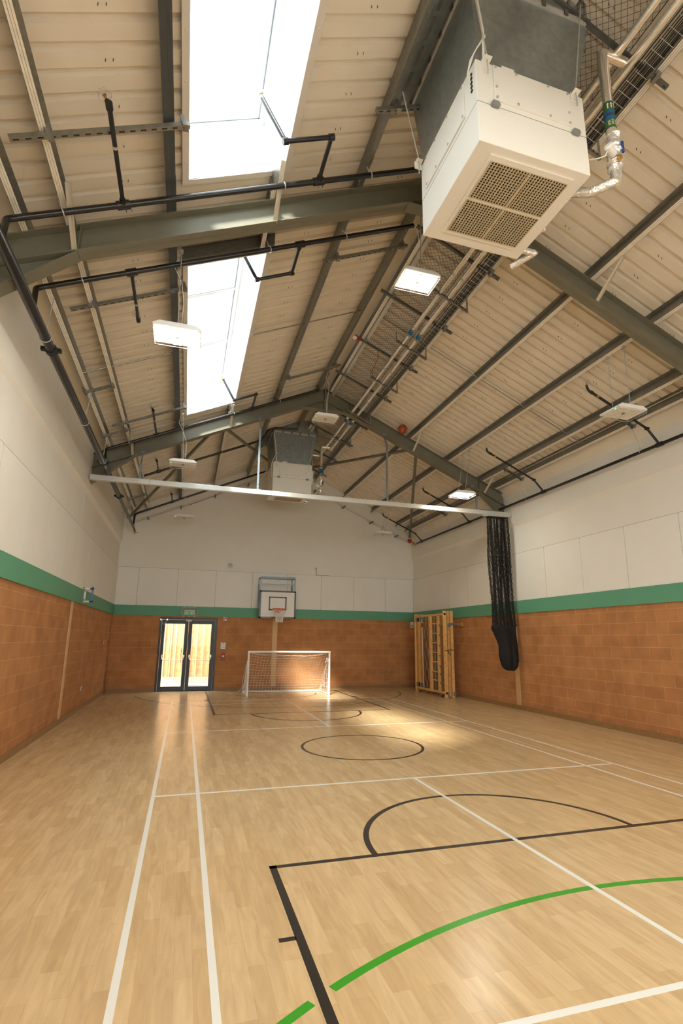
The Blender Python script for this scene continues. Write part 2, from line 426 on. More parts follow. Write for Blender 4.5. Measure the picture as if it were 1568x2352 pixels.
# ------------------------------------------------------------------ skylights
NL=Vector((-SIN,0,COS)); EL=Vector((-COS,0,-SIN))   # left slope: outward normal, down slope
def LP(x,y,h): return Vector((x,y,zl(x)))+NL*h
for i,(y0,y1) in enumerate(SK):
    dep=.66
    r=MB()
    def wallq(xa,ya,xb,yb,ox,oy):
        r.hexa([LP(xa,ya,-.03),LP(xb,yb,-.03),LP(xb+ox,yb+oy,-.03),LP(xa+ox,ya+oy,-.03),LP(xa,ya,dep),LP(xb,yb,dep),LP(xb+ox,yb+oy,dep),LP(xa+ox,ya+oy,dep)])
    wallq(SX0,y0,SX1,y0,0,-.03); wallq(SX0,y1,SX1,y1,0,.03); wallq(SX0,y0,SX0,y1,-.03,0); wallq(SX1,y0,SX1,y1,.03,0)
    win=struct(r.build('window_%d'%(i+1),'white_reveal'))
    # flange trim around the opening with rivets
    t=MB(); rv=MB()
    def slab(xa,xb,ya,yb,h0,h1,mb):
        mb.hexa([LP(xa,ya,h0),LP(xb,ya,h0),LP(xb,yb,h0),LP(xa,yb,h0),LP(xa,ya,h1),LP(xb,ya,h1),LP(xb,yb,h1),LP(xa,yb,h1)])
    for a in ((SX0-.065,SX0,y0-.07,y1+.07),(SX1,SX1+.075,y0-.07,y1+.07),(SX0,SX1,y0-.07,y0),(SX0,SX1,y1,y1+.07)): slab(*a,-.036,-.024,t)
    yy=y0+.1
    while yy<y1:
        for xx in (SX0-.035,SX1+.04): rv.lathe(LP(xx,yy,-.036),-NL,[(.011,0),(.009,.004),(.003,.006)],8)
        yy+=.42
    for xx in (SX0+.1,(SX0+SX1)/2,SX1-.1):
        for yv in (y0-.035,y1+.035): rv.lathe(LP(xx,yv,-.036),-NL,[(.011,0),(.009,.004),(.003,.006)],8)
    t.build('frame_trim','white_trim',win); rv.build('rivet','white_trim',win)
    f=MB(); gk=MB(); gp=MB(); nb=3; L=(y1-y0)/nb
    for a in ((SX0,SX0+.05,y0,y1),(SX1-.06,SX1,y0,y1),(SX0,SX1,y0,y0+.06),(SX0,SX1,y1-.06,y1)): slab(*a,dep-.09,dep,f)
    for j in range(1,nb): slab(SX0,SX1,y0+L*j-.03,y0+L*j+.03,dep-.07,dep,f)
    for j in range(nb):
        a,b=y0+L*j+(.06 if j==0 else .03),y0+L*(j+1)-(.06 if j==nb-1 else .03)
        for q in ((SX0+.05,SX0+.062,a,b),(SX1-.075,SX1-.06,a,b),(SX0+.05,SX1-.06,a,a+.014),(SX0+.05,SX1-.06,b-.014,b)): slab(*q,dep-.062,dep-.02,gk)
        slab(SX0+.055,SX1-.065,a+.005,b-.005,dep-.03,dep-.018,gp)
    f.build('window_frame','white_reveal',win); gk.build('gasket','gasket',win); gp.build('pane','glass',win)
# trimmer channels across the ends of the skylights
# ------------------------------------------------------------------ door in the back wall
def door():
    root=bpy.data.objects.new('door_1',None); C.objects.link(root); root.location=((DX0+DX1)/2,YB,0); ORG[root]=Vector(root.location); root['kind']='structure'
    y0,y1=YB-.02,YB+.07
    MB().box(DX0,DX0+.062,y0,y1,0,DZ).box(DX1-.062,DX1,y0,y1,0,DZ).box(DX0+.062,DX1-.062,y0,y1,DZ-.06,DZ).box(DX0+.062,DX1-.062,y0+.01,y1,0,.018).build('door_frame','door_black',root,bevel=.003)
    xm=-2.733
    for k,(a,b,ga,gb) in enumerate(((DX0+.066,xm-.002,-3.462,-2.85),(xm+.002,DX1-.066,-2.617,-2.006))):
        m=MB().box(a,ga,y0+.012,y1-.012,.022,DZ-.064).box(gb,b,y0+.012,y1-.012,.022,DZ-.064).box(ga,gb,y0+.012,y1-.012,.022,.145).box(ga,gb,y0+.012,y1-.012,2.108,DZ-.064)
        lf=m.build('door_leaf','door_black',root,bevel=.003)
        MB().box(ga-.01,gb+.01,YB+.02,YB+.032,.135,2.118).build('pane','door_glass',lf)
        s=-1 if k==0 else 1
        h=MB(); xa,xb=(ga-.03,gb+.03) if k==0 else (ga-.04,gb+.03)
        h.tube([(xa,y0-.03,1.06),(xa+.015,y0-.075,.99),(xa+.05,y0-.085,.965),(xb-.05,y0-.085,.965),(xb-.015,y0-.075,.99),(xb,y0-.03,1.06)],.012,8)
        pb=h.build('push_bar','chrome',lf,smooth=True)
        e=MB()
        for x in (xa,xb): e.box(x-.018,x+.018,y0-.045,y0+.014,1.03,1.13)
        e.build('push_bar_bracket','chrome',lf,bevel=.006)
        MB().box(xm+s*.012-(.075 if s<0 else 0),xm+s*.012+(.075 if s>0 else 0),y0-.012,y0+.012,2.225,2.245).box(xm+s*.012-(.075 if s<0 else 0),xm+s*.012+(.075 if s>0 else 0),y0-.012,y0+.012,2.195,2.215).build('door_contact','white_coat',lf)
    MB().tube([(-2.905,y1-.01,1.34),(-2.905,y1+.045,1.32),(-2.905,y1+.045,.86),(-2.905,y1-.01,.84)],.011,8).build('pull_handle','chrome',root,smooth=True)
    MB().tube([(-3.60,y0-.005,2.235)]+[(-3.60+.19*i/10,y0-.02,2.235-.15*math.sin(PI*i/10)) for i in range(1,10)]+[(-3.41,y0+.005,2.235)],.006,6).build('cable_loop','galv_light',root,smooth=True)
    MB().box(-3.62,-3.585,y0-.02,y0,2.21,2.255).box(-3.425,-3.39,y0-.012,y0+.012,2.21,2.255).build('cable_terminal','chrome',root)
door()
# ------------------------------------------------------------------ outside the door
struct(MB().box(-9,5,YB+TH,15,-.12,-.02).build('paving','paving'))
struct(MB().box(-14,14,YF-16,YF-TH,-.12,-.02).build('bounce_ground','paving'))  # unseen ground added to bounce warm daylight up through the end screen
f=MB(); x=-8.6; i=0
while x<3.6:
    wd=random.uniform(.12,.15); off=.02*(i%2)
    f.box(x,x+wd,12.9+off,12.92+off,.2+random.uniform(-.004,.004),3.3); x+=wd-.006; i+=1
f2=MB(); x=-8.55
while x<3.6: f2.box(x,x+.045,12.85,12.9,.2,3.32); x+=random.choice((.17,.24,.30))
fe=f.build('timber_fence','fence_a',origin=(-2.5,12.9,.2)); tag(fe,'tall pale timber board fence outside, seen through the glazed doors','fence')
f2.build('cover_batten','fence_b',fe)
struct(MB().box(-8.8,4,12.76,13.15,-.02,.21).build('kerb','concrete'))
struct(MB().box(-8.8,4,11.7,12.76,-.02,.005).build('paving_strip','concrete'))
# ------------------------------------------------------------------ portal frames
def frame(yc, label):
    hw=.0855; tf=.013; tw=.009
    root=thing('portal_frame',(XC,yc,4.85),label,'steel frame','portal frames across the hall')
    top=lambda x: zt(x); bot=lambda x: ZB-T*abs(x-XC)
    kx={-1:-4.18,1:4.47}; wx={-1:XL+.03,1:XR-.03}; zw=4.86
    for s in (-1,1):
        xw=wx[s]; xk=kx[s]
        # rafter top flange, lower flange, web
        def fl(xa,xb,za,zb,name,mt='rafter',up=tf,h=hw):
            return MB().hexa([(xa,yc-h,za),(xb,yc-h,zb),(xb,yc+h,zb),(xa,yc+h,za),(xa,yc-h,za+up),(xb,yc-h,zb+up),(xb,yc+h,zb+up),(xa,yc+h,za+up)]).build(name,mt,root)
        fl(xw,XC,top(xw)-tf,top(XC)-tf,'top_flange')
        fl(xw,XC,bot(xw),bot(XC),'bottom_flange')
        MB().prism([(xw,yc-tw/2,bot(xw)),(XC,yc-tw/2,bot(XC)),(XC,yc-tw/2,top(XC)),(xw,yc-tw/2,top(xw))],(0,tw,0)).build('web','rafter',root)
        # eaves haunch
        fl(xw,xk,zw,bot(xk)-.012,'haunch_flange')
        MB().prism([(xw,yc-tw/2,zw),(xk,yc-tw/2,bot(xk)),(xw,yc-tw/2,bot(xw))],(0,tw,0)).build('haunch_web','rafter',root)
        MB().box(*sorted((xw,xw+s*.03)),yc-.1,yc+.1,zw-.09,top(xw)+.02).build('end_plate','rafter',root)
        MB().box(xk-.006,xk+.006,yc-hw+.01,yc+hw-.01,bot(xk),top(xk)-.01).build('stiffener','rafter',root)
        for zz in (5.05,5.25,5.45): MB().lathe((xw-s*.001,yc-.06,zz),(-s,0,0),[(.016,0),(.016,.015)],6).build('bolt','galv',root)
    xa,xb,zf=XC-.545,XC+.545,7.325
    MB().box(xa,xb,yc-hw,yc+hw,zf-tf,zf).build('apex_flange','rafter',root)
    MB().prism([(xa,yc-tw/2,zf),(xb,yc-tw/2,zf),(XC,yc-tw/2,ZB)],(0,tw,0)).build('apex_web','rafter',root)
    MB().box(XC-.02,XC+.02,yc-.09,yc+.09,zf-.02,ZT+.02).build('apex_plate','rafter',root,bevel=.002)
    return root
F1=frame(FY[0],'nearer grey-green steel portal frame, passing behind the large ventilation unit')
F2=frame(FY[1],'farther grey-green steel portal frame, above the silver curtain track')
# ------------------------------------------------------------------ purlins
DP=.191
def purlin_mb(s,d,y0,y1,fw=.065):
    P0=Vector((XC+s*d,0,ZT-T*d)); e=Vector((s*COS,0,-SIN)); n=Vector((s*SIN,0,COS)); t=.0035
    m=MB()
    def piece(a0,a1,h0,h1):
        m.frame_box(P0+e*a0+n*h0+Vector((0,y0,0)), e*(a1-a0), Vector((0,y1-y0,0)), n*(h1-h0))
    piece(0,t,0,DP-t); piece(-.06,t,DP-t,DP); piece(fw-.0025,fw+.0015,-.0025,.016); piece(.021,.0235,-.0018,0); piece(.042,.0445,-.0018,0)  # dark lip edge stands in for the shadow along the flange lip
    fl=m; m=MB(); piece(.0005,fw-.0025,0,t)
    return fl,m
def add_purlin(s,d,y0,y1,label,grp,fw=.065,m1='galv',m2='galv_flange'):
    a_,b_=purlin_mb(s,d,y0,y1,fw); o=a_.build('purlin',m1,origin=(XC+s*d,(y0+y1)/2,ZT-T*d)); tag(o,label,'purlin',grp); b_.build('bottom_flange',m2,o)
    # doubled sleeves and cleats at the frames
    P0=Vector((XC+s*d,0,ZT-T*d)); e=Vector((s*COS,0,-SIN)); n=Vector((s*SIN,0,COS))
    for yc in FY:
        if not (y0<yc<y1): continue
        m=MB(); a,b=yc-.55,yc+.5
        m.frame_box(P0+e*(-.006)+n*.004+Vector((0,a,0)),e*.006,Vector((0,b-a,0)),n*(DP-.01))
        m.build('sleeve','galv',o)
        MB().frame_box(P0+e*.004+Vector((0,yc-.05,0)),e*.008,Vector((0,.1,0)),n*.16).build('cleat','galv_dark',o)
    return o
A,B_=YF+.02,YB-.02
LG='purlins of the left roof slope'; RG='purlins of the right roof slope'
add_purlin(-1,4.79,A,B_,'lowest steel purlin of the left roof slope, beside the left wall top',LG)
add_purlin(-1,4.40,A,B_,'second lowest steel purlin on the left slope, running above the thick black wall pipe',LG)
add_purlin(-1,3.40,A,B_,'steel purlin coloured dark as if backlit, along the lower edge of the skylights',LG,.10,'galv_backlit','galv_backlit')
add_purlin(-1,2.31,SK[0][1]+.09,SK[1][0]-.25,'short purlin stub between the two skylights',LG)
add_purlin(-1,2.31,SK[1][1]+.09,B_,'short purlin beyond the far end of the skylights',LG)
add_purlin(-1,1.20,A,B_,'steel purlin above the upper edge of the skylights',LG,.065,'galv','galv')
add_purlin(-1,.12,A,B_,'steel purlin just left of the ridge',LG,.065,'galv','galv')
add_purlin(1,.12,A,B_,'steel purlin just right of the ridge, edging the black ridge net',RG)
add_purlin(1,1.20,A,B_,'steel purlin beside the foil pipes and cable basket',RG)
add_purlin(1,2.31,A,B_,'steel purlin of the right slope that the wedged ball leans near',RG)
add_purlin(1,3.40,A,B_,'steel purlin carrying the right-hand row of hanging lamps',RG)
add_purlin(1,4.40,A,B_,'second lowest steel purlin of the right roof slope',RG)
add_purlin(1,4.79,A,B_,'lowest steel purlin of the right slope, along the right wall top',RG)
# light gauge channel along the net edge and dark trimmers at the skylight ends
o=MB().hexa([(.335,A,zt(.335,-.035)),(.395,A,zt(.395,-.035)),(.395,B_,zt(.395,-.035)),(.335,B_,zt(.335,-.035)),(.335,A,zt(.335,.0)),(.395,A,zt(.395,.0)),(.395,B_,zt(.395,.0)),(.335,B_,zt(.335,.0))]).build('net_rail','galv_light')
tag(o,'bright metal rail along the ridge side of the black net','rail')
for y,lab in ((-2.16,'dark trimmer channel across the near end of the farther skylight'),):
    xa,xb=-3.22,-2.03
    o=MB().hexa([(xa,y-.04,zl(xa,-.19)),(xb,y-.04,zl(xb,-.19)),(xb,y+.04,zl(xb,-.19)),(xa,y+.04,zl(xa,-.19)),(xa,y-.04,zl(xa,-.01)),(xb,y-.04,zl(xb,-.01)),(xb,y+.04,zl(xb,-.01)),(xa,y+.04,zl(xa,-.01))]).build('trimmer','galv_dark'); tag(o,lab,'channel')
# ------------------------------------------------------------------ slotted channel struts
def strut(xa,xb,y,label,dz=-.025,grp='slotted channel struts',w=.041,h=.041,mt='galv',clips=()):
    s=-1 if (xa+xb)/2<XC else 1
    P=lambda x,yy,k: Vector((x,yy,zt(x,dz)))+Vector((s*SIN,0,COS))*k
    m=MB(); m.hexa([P(xa,y-w/2,-h),P(xb,y-w/2,-h),P(xb,y+w/2,-h),P(xa,y+w/2,-h),P(xa,y-w/2,0),P(xb,y-w/2,0),P(xb,y+w/2,0),P(xa,y+w/2,0)])
    o=m.build('channel_strut',mt,origin=tuple(P((xa+xb)/2,y,-h))); tag(o,label,'strut',grp)
    sl=MB(); n=int(abs(xb-xa)/.085)
    for i in range(n):
        x=xa+(xb-xa)*(i+.5)/n; dx=.022
        sl.hexa([P(x-dx,y-.007,-h-.001),P(x+dx,y-.007,-h-.001),P(x+dx,y+.007,-h-.001),P(x-dx,y+.007,-h-.001),P(x-dx,y-.007,-h),P(x+dx,y-.007,-h),P(x+dx,y+.007,-h),P(x-dx,y+.007,-h)])
    sl.build('slot','void',o)['kind']='stuff'
    for x in clips:
        c=MB(); c.bar(P(x,y-w/2-.012,-h-.01),P(x,y-w/2-.012,.06),.05,.006,(0,1,0)); c.bar(P(x,y+w/2+.012,-h-.01),P(x,y+w/2+.012,.06),.05,.006,(0,1,0)); c.bar(P(x,y-w/2-.015,-h-.008),P(x,y+w/2+.015,-h-.008),.05,.006)
        c.build('beam_clamp','galv',o)
    return o
strut(-4.53,-3.13,-4.085,'long slotted strut beside the nearer skylight, in front of the nearer frame',clips=(-4.24,-3.17))
strut(-4.52,-3.15,-1.695,'slotted strut behind the nearer frame, carrying a sprinkler drop',clips=(-4.24,-3.17))
strut(-4.73,-4.28,.545,'short slotted strut over the left wall pipe, midway between the frames',clips=(-4.70,-4.30))
strut(-4.50,-3.13,2.17,'slotted strut at the far end of the skylight, before the far frame',clips=(-4.24,-3.17))
strut(-4.72,-4.23,2.53,'short slotted strut by the left wall pipe, just before the far frame',clips=(-4.70,-4.30))
strut(-1.25,.13,-1.75,'slotted strut across the two purlins left of the ridge, behind the nearer frame',clips=(-1.02,.06))
strut(-1.27,-.2,-4.10,'slotted strut beside the large ventilation duct',clips=(-1.02,))
strut(-1.24,.15,2.10,'slotted strut left of the ridge, just before the far frame',clips=(-1.02,.06))
strut(-4.70,-4.25,7.6,'short slotted strut over the left wall pipe, beyond the far frame',clips=(-4.70,-4.30))
strut(4.48,5.02,-1.15,'short dark strut between the lowest right purlins, nearest of three',mt='galv_dark',clips=(4.56,5.0))
strut(4.48,5.02,2.28,'short dark strut between the lowest right purlins, middle of three',mt='galv_dark',clips=(4.56,5.0))
strut(4.48,5.02,6.3,'short dark strut between the lowest right purlins, beyond the far frame',mt='galv_dark',clips=(4.56,5.0))
ORD=['first','second','third','fourth','fifth','sixth','seventh','eighth','ninth','tenth','eleventh','twelfth']
for i,y in enumerate((-6.7,-5.2,-3.7,-2.2,-.67,.83,2.29,4.0,5.3,6.8,8.3)):
    strut(.11,1.50,y,'%s dark strut across the black ridge net, counted from the near end wall'%ORD[i],dz=-.05,grp='struts across the ridge net',mt='galv_dark',clips=(.36,1.36))
# ------------------------------------------------------------------ sag rods
def rod(a,b,label,r=.011,name='sag_rod',mt='galv',cat='rod',grp='sag rods between purlins'):
    o=MB().tube([a,b],r,8).build(name,mt,smooth=True); return tag(o,label,cat,grp)
ys=.02
LX=[XC-d for d in (4.79,4.40,3.40,1.20,.12)]; RX=[XC+d for d in (.12,1.20,2.31,3.40,4.40,4.79)]
def sag(x0,x1,label): 
    s=-1 if x0<XC else 1; g=lambda x: Vector((x,ys+.1,zt(x)))+Vector((s*SIN,0,COS))*.07
    rod(g(x0),g(x1),label)
sag(LX[0],LX[1],'thin rod between the two lowest left purlins'); sag(LX[1],LX[2],'thin rod from the second left purlin to the skylight edge')
sag(-2.03,LX[3],'thin rod from the skylight upper edge to the next purlin'); sag(LX[3],LX[4],'thin rod between the two purlins left of the ridge')
for i,l in enumerate(('thin rod above the ridge net between purlins','thin rod from the cable basket purlin to the next one down','thin rod in the middle bay of the right slope','thin rod from the lamp purlin down to the next','thin rod between the two lowest right purlins')):
    sag(RX[i],RX[i+1],l)
ag=MB
# ------------------------------------------------------------------ rafter stays
def stay(x,yc,label):
    a=Vector((x,yc-.58,zt(x,.03))); b=Vector((x,yc-.05,zt(x,-.31)))
    o=MB().bar(a,b,.05,.005,(0,1,1)).bar(a+Vector((.022,0,0)),b+Vector((.022,0,0)),.005,.045,(0,1,1)).build('rafter_stay','stay_tan'); return tag(o,label,'stay','rafter stays at the purlins')
for k,yc in enumerate(FY):
    nm=('nearer','farther')[k]
    stay(XC-4.36,yc,'pale stay under the second left purlin at the %s frame'%nm); stay(XC-2.29,yc,'pale stay under the skylight end at the %s frame'%nm)
    stay(XC+2.40,yc,'pale stay on the right slope near the ridge at the %s frame'%nm); stay(XC+4.46,yc,'pale stay under the second lowest right purlin at the %s frame'%nm)
# ------------------------------------------------------------------ roof bracing tubes beyond the far frame
def brace(a,b,label):
    za=-.14
    P=Vector((a[0],a[1],zt(a[0],za))); Q=Vector((b[0],b[1],zt(b[0],za)))
    d=(Q-P).normalized()
    t=thing('brace_tube',tuple((P+Q)/2),label,'brace','roof bracing beyond the far frame')
    MB().tube([P+d*.12,Q-d*.12],.042,12).build('tube','rafter',t,smooth=True)
    MB().bar(P-d*.05,P+d*.2,.09,.012).bar(Q-d*.2,Q+d*.05,.09,.012).build('gusset','rafter',t)
brace((-2.46,3.56),(-4.86,9.42),'olive brace tube from far frame down to back left corner')
brace((-2.34,3.56),(.0,9.42),'olive brace tube from far frame towards the ridge behind the small ventilation unit')
brace((2.62,3.56),(.42,9.42),'olive brace tube crossing behind the track hanger right of the ridge')
brace((2.71,3.56),(5.1,9.42),'olive brace tube from far frame down to back right corner')
# ------------------------------------------------------------------ sprinkler pipework
def bend(pts, r=.05, n=4):
    P=[Vector(p) for p in pts]; out=[P[0]]
    for i in range(1,len(P)-1):
        a=(P[i-1]-P[i]); b=(P[i+1]-P[i]); k=min(r,a.length/2.2,b.length/2.2); a=a.normalized()*k; b=b.normalized()*k
        for j in range(n+1):
            t=j/n; out.append(P[i]+a*(1-t)**2+b*t**2)
    out.append(P[-1]); return out
def collar(par,p,d,r,l=.04,name='tee'):
    d=Vector(d).normalized(); p=Vector(p); MB().tube([p-d*l/2,p+d*l/2],r,10).build(name,'black_pipe',par,smooth=True)
def head(parent, p, d):
    """sprinkler head with its wire cage"""
    p=Vector(p); d=Vector(d).normalized()
    h=MB().lathe(p,d,[(.016,0),(.016,.03),(.008,.035),(.008,.05),(.016,.052),(.016,.056)],8).build('sprinkler_head','brass',parent,smooth=True)
    c=MB(); u=d.orthogonal().normalized(); w=d.cross(u); cc=p+d*.05
    for q in range(3):
        a=u*math.cos(q*PI/3)+w*math.sin(q*PI/3)
        c.tube([cc+(a*math.cos(t)+d*math.sin(t))*.055 for t in [2*PI*i/12 for i in range(12)]],.0022,4,closed=True)
    c.tube([cc+(u*math.cos(t)+w*math.sin(t))*.055 for t in [2*PI*i/12 for i in range(12)]],.0022,4,closed=True)
    c.build('head_cage','galv_light',h)
GP='black sprinkler branch pipes'
MX,MZ=-4.65,5.115
def main_left():
    t=thing('sprinkler_main',(MX,0,MZ),'thick black sprinkler pipe running along the top of the left wall','pipe')
    MB().tube([(MX,-6.5,MZ),(MX,5.2,MZ)],.055,16).build('pipe','black_pipe',t,smooth=True)
    MB().tube([(MX,5.2,MZ),(MX,9.1,MZ)],.042,14).tube(bend([(MX,9.05,MZ),(MX,9.2,MZ),(MX+.05,9.2,MZ-.12)]),.03,10).build('end_pipe','galv_dark',t,smooth=True)
    MB().lathe((MX+.05,9.2,MZ-.13),(0,0,-1),[(.035,0),(.04,.02),(.03,.05)],10).box(MX+.03,MX+.14,9.19,9.21,MZ-.16,MZ-.145).build('drain_valve','brass',t)
    for y in (-1.72,2.62,5.25):
        c=MB(); c.tube([(MX,y-.035,MZ),(MX,y+.035,MZ)],.072,16)
        for s in (-1,1): c.box(MX+s*.085-.03,MX+s*.085+.03,y-.03,y+.03,MZ-.022,MZ+.022).tube([(MX+s*.1,y-.05,MZ),(MX+s*.1,y+.05,MZ)],.01,6)
        c.build('coupling','black_rubber',t,bevel=.004)
    for y,x2 in ((-2.0,MX+.03),(.545,MX+.05),(2.53,MX+.03),(7.6,MX+.03)):
        h=MB().tube([(x2,y,zt(x2,-.06)),(MX,y,MZ+.07)],.006,6); h.tube([(MX+.062*math.cos(a),y,MZ+.062*math.sin(a)) for a in [2*PI*i/20 for i in range(20)]],.006,5,closed=True)
        h.build('hanger','galv_light',t)
    return t
main_left()
OFF=-.13
def branch(y,xa,xb,label,arms=(),ups=(),drop=True,clips=(-4.27,-1.05),r=.031,mid=None):
    t=thing('sprinkler_branch',((xa+xb)/2,y,zt((xa+xb)/2,OFF)),label,'pipe',GP)
    P=lambda x,yy=None,o=OFF: Vector((x,y if yy is None else yy,zt(x,o)))
    pts=[P(xa),P(xb)] if mid is None else [P(xa)]+mid+[P(xb)]
    if drop: pts=[Vector((MX,y-.24,MZ+.05)),Vector((xa-.05,y-.03,zt(xa,OFF)-.05)),Vector((xa+.03,y,zt(xa+.03,OFF)))]+pts[1:]
    MB().tube(bend(pts,.035),r,12).build('pipe','black_pipe',t,smooth=True)
    c=t; sl=Vector((COS,0,SIN))
    for (x,yy,hd) in arms:
        a=P(x); collar(c,a,sl,r+.013,.13); d=Vector((0,1 if yy>y else -1,0))
        ar=MB().tube(bend([a,P(x,yy),P(x,yy)+Vector((-SIN,0,COS))*.05],.03),.021,10).build('drop_pipe','black_pipe',t,smooth=True)
        collar(c,a+d*.05,d,.03,.05); collar(c,P(x,yy),d,.03,.06)
        MB().tube([a+d*(abs(yy-y)*.62),a+d*(abs(yy-y)*.62+.03)],.0235,10).build('pipe_clip','galv_light',ar)
        if hd: head(ar,P(x,yy)+Vector((-SIN,0,COS))*.05,(-SIN,0,COS))
    for (x,yy,x2) in ups:
        a=P(x); collar(c,a,sl,r+.013,.13); d=Vector((0,1 if yy>y else -1,0))
        e=P(x2,yy); top=e+Vector((-SIN*.5-.05,0,COS*.5))
        ar=MB().tube(bend([a,P(x,yy),e,top],.05),.024,10).build('riser_pipe','black_pipe',t,smooth=True)
        for q,dd in ((a+d*.05,d),(P(x,yy),sl),(e,sl)): collar(c,q,dd,.034,.06)
        head(ar,top,(-SIN,0,COS))
    for x in clips:
        k=MB(); a=P(x); k.tube([a+(Vector((-SIN,0,COS))*math.cos(q)+Vector((0,1,0))*math.sin(q))*(r+.005) for q in [2*PI*i/16 for i in range(16)]],.007,5,closed=True)
        k.bar(a+Vector((-SIN,0,COS))*r,a+Vector((-SIN,0,COS))*.15,.02,.006)
        k.build('pipe_hanger','galv_light',t)
    return t
branch(-3.33,-4.67,-.35,'black branch pipe in front of the nearer frame',arms=((-3.74,-4.38,True),),ups=((-1.70,-3.9,-2.19),),clips=(-4.27,-2.1,-1.05))
branch(-2.30,-4.67,.0,'black branch pipe just behind the nearer frame',arms=((-3.755,-1.30,True),),ups=((-1.70,-1.71,-2.2),),clips=(-4.27,-2.1,-1.05))
branch(3.06,-4.67,-.1,'black branch pipe just in front of the farther frame',arms=((-3.73,1.77,True),),ups=((-1.70,2.30,-2.17),),clips=(-4.27,-2.1,-1.05))
q=lambda x,dz: Vector((x,5.60,zt(x,dz)))
branch(5.60,-4.15,-.1,'black branch pipe stepping up over the small ventilation duct',arms=((-3.8,4.75,True),),drop=False,clips=(-2.2,),mid=[q(-1.15,OFF),q(-.98,.12),q(-.75,.12)])
branch(9.2,-4.60,-.5,'black branch pipe along the far gable wall',arms=((-3.54,8.3,True),),clips=(-4.0,-2.2))
def main_right():
    x,z=5.10,5.15
    t=thing('sprinkler_main',(x,0,z),'thin black sprinkler pipe along the right wall','pipe')
    MB().tube([(x,-6.5,z),(x,8.75,z)],.031,12).build('pipe','black_pipe',t,smooth=True)
    MB().tube([(x,8.75,z),(x-.02,8.9,z-.03)],.03,10).box(x-.13,x-.05,8.86,8.9,z-.03,z+.06).build('drain_valve','brass',t)
    for i,y in enumerate((-1.56,1.635,5.05,8.35)):
        e=[(x,y,z),(4.85,y,zt(4.85,-.33)),(3.62,y,zt(3.62,-.33)),(3.60,y,zt(3.62,-.25))]
        a=MB().tube(bend(e,.05),.022,10).build('arm_pipe','black_pipe',t,smooth=True)
        c=a; collar(c,(x,y,z),(0,1,0),.044,.13); collar(c,e[1],(1,0,0),.032,.06); collar(c,(3.7,y,zt(3.7,-.33)),(COS,0,-SIN),.029,.06)
        MB().tube([(3.80,y,zt(3.80,-.33)),(3.84,y,zt(3.84,-.33))],.025,8).build('pipe_clip','brass',a)
        head(a,(3.60,y,zt(3.62,-.25)),(0,0,1))
    for y in (-1.15,2.28,6.3):
        h=MB().tube([(x-.12,y,zt(x-.12,-.06)),(x,y,z+.09)],.005,6).tube([(x+.04*math.cos(a),y,z+.03+.055*math.sin(a)) for a in [2*PI*i/16 for i in range(16)]],.006,5,closed=True)
        h.build('hanger','galv_light',t)
main_right()
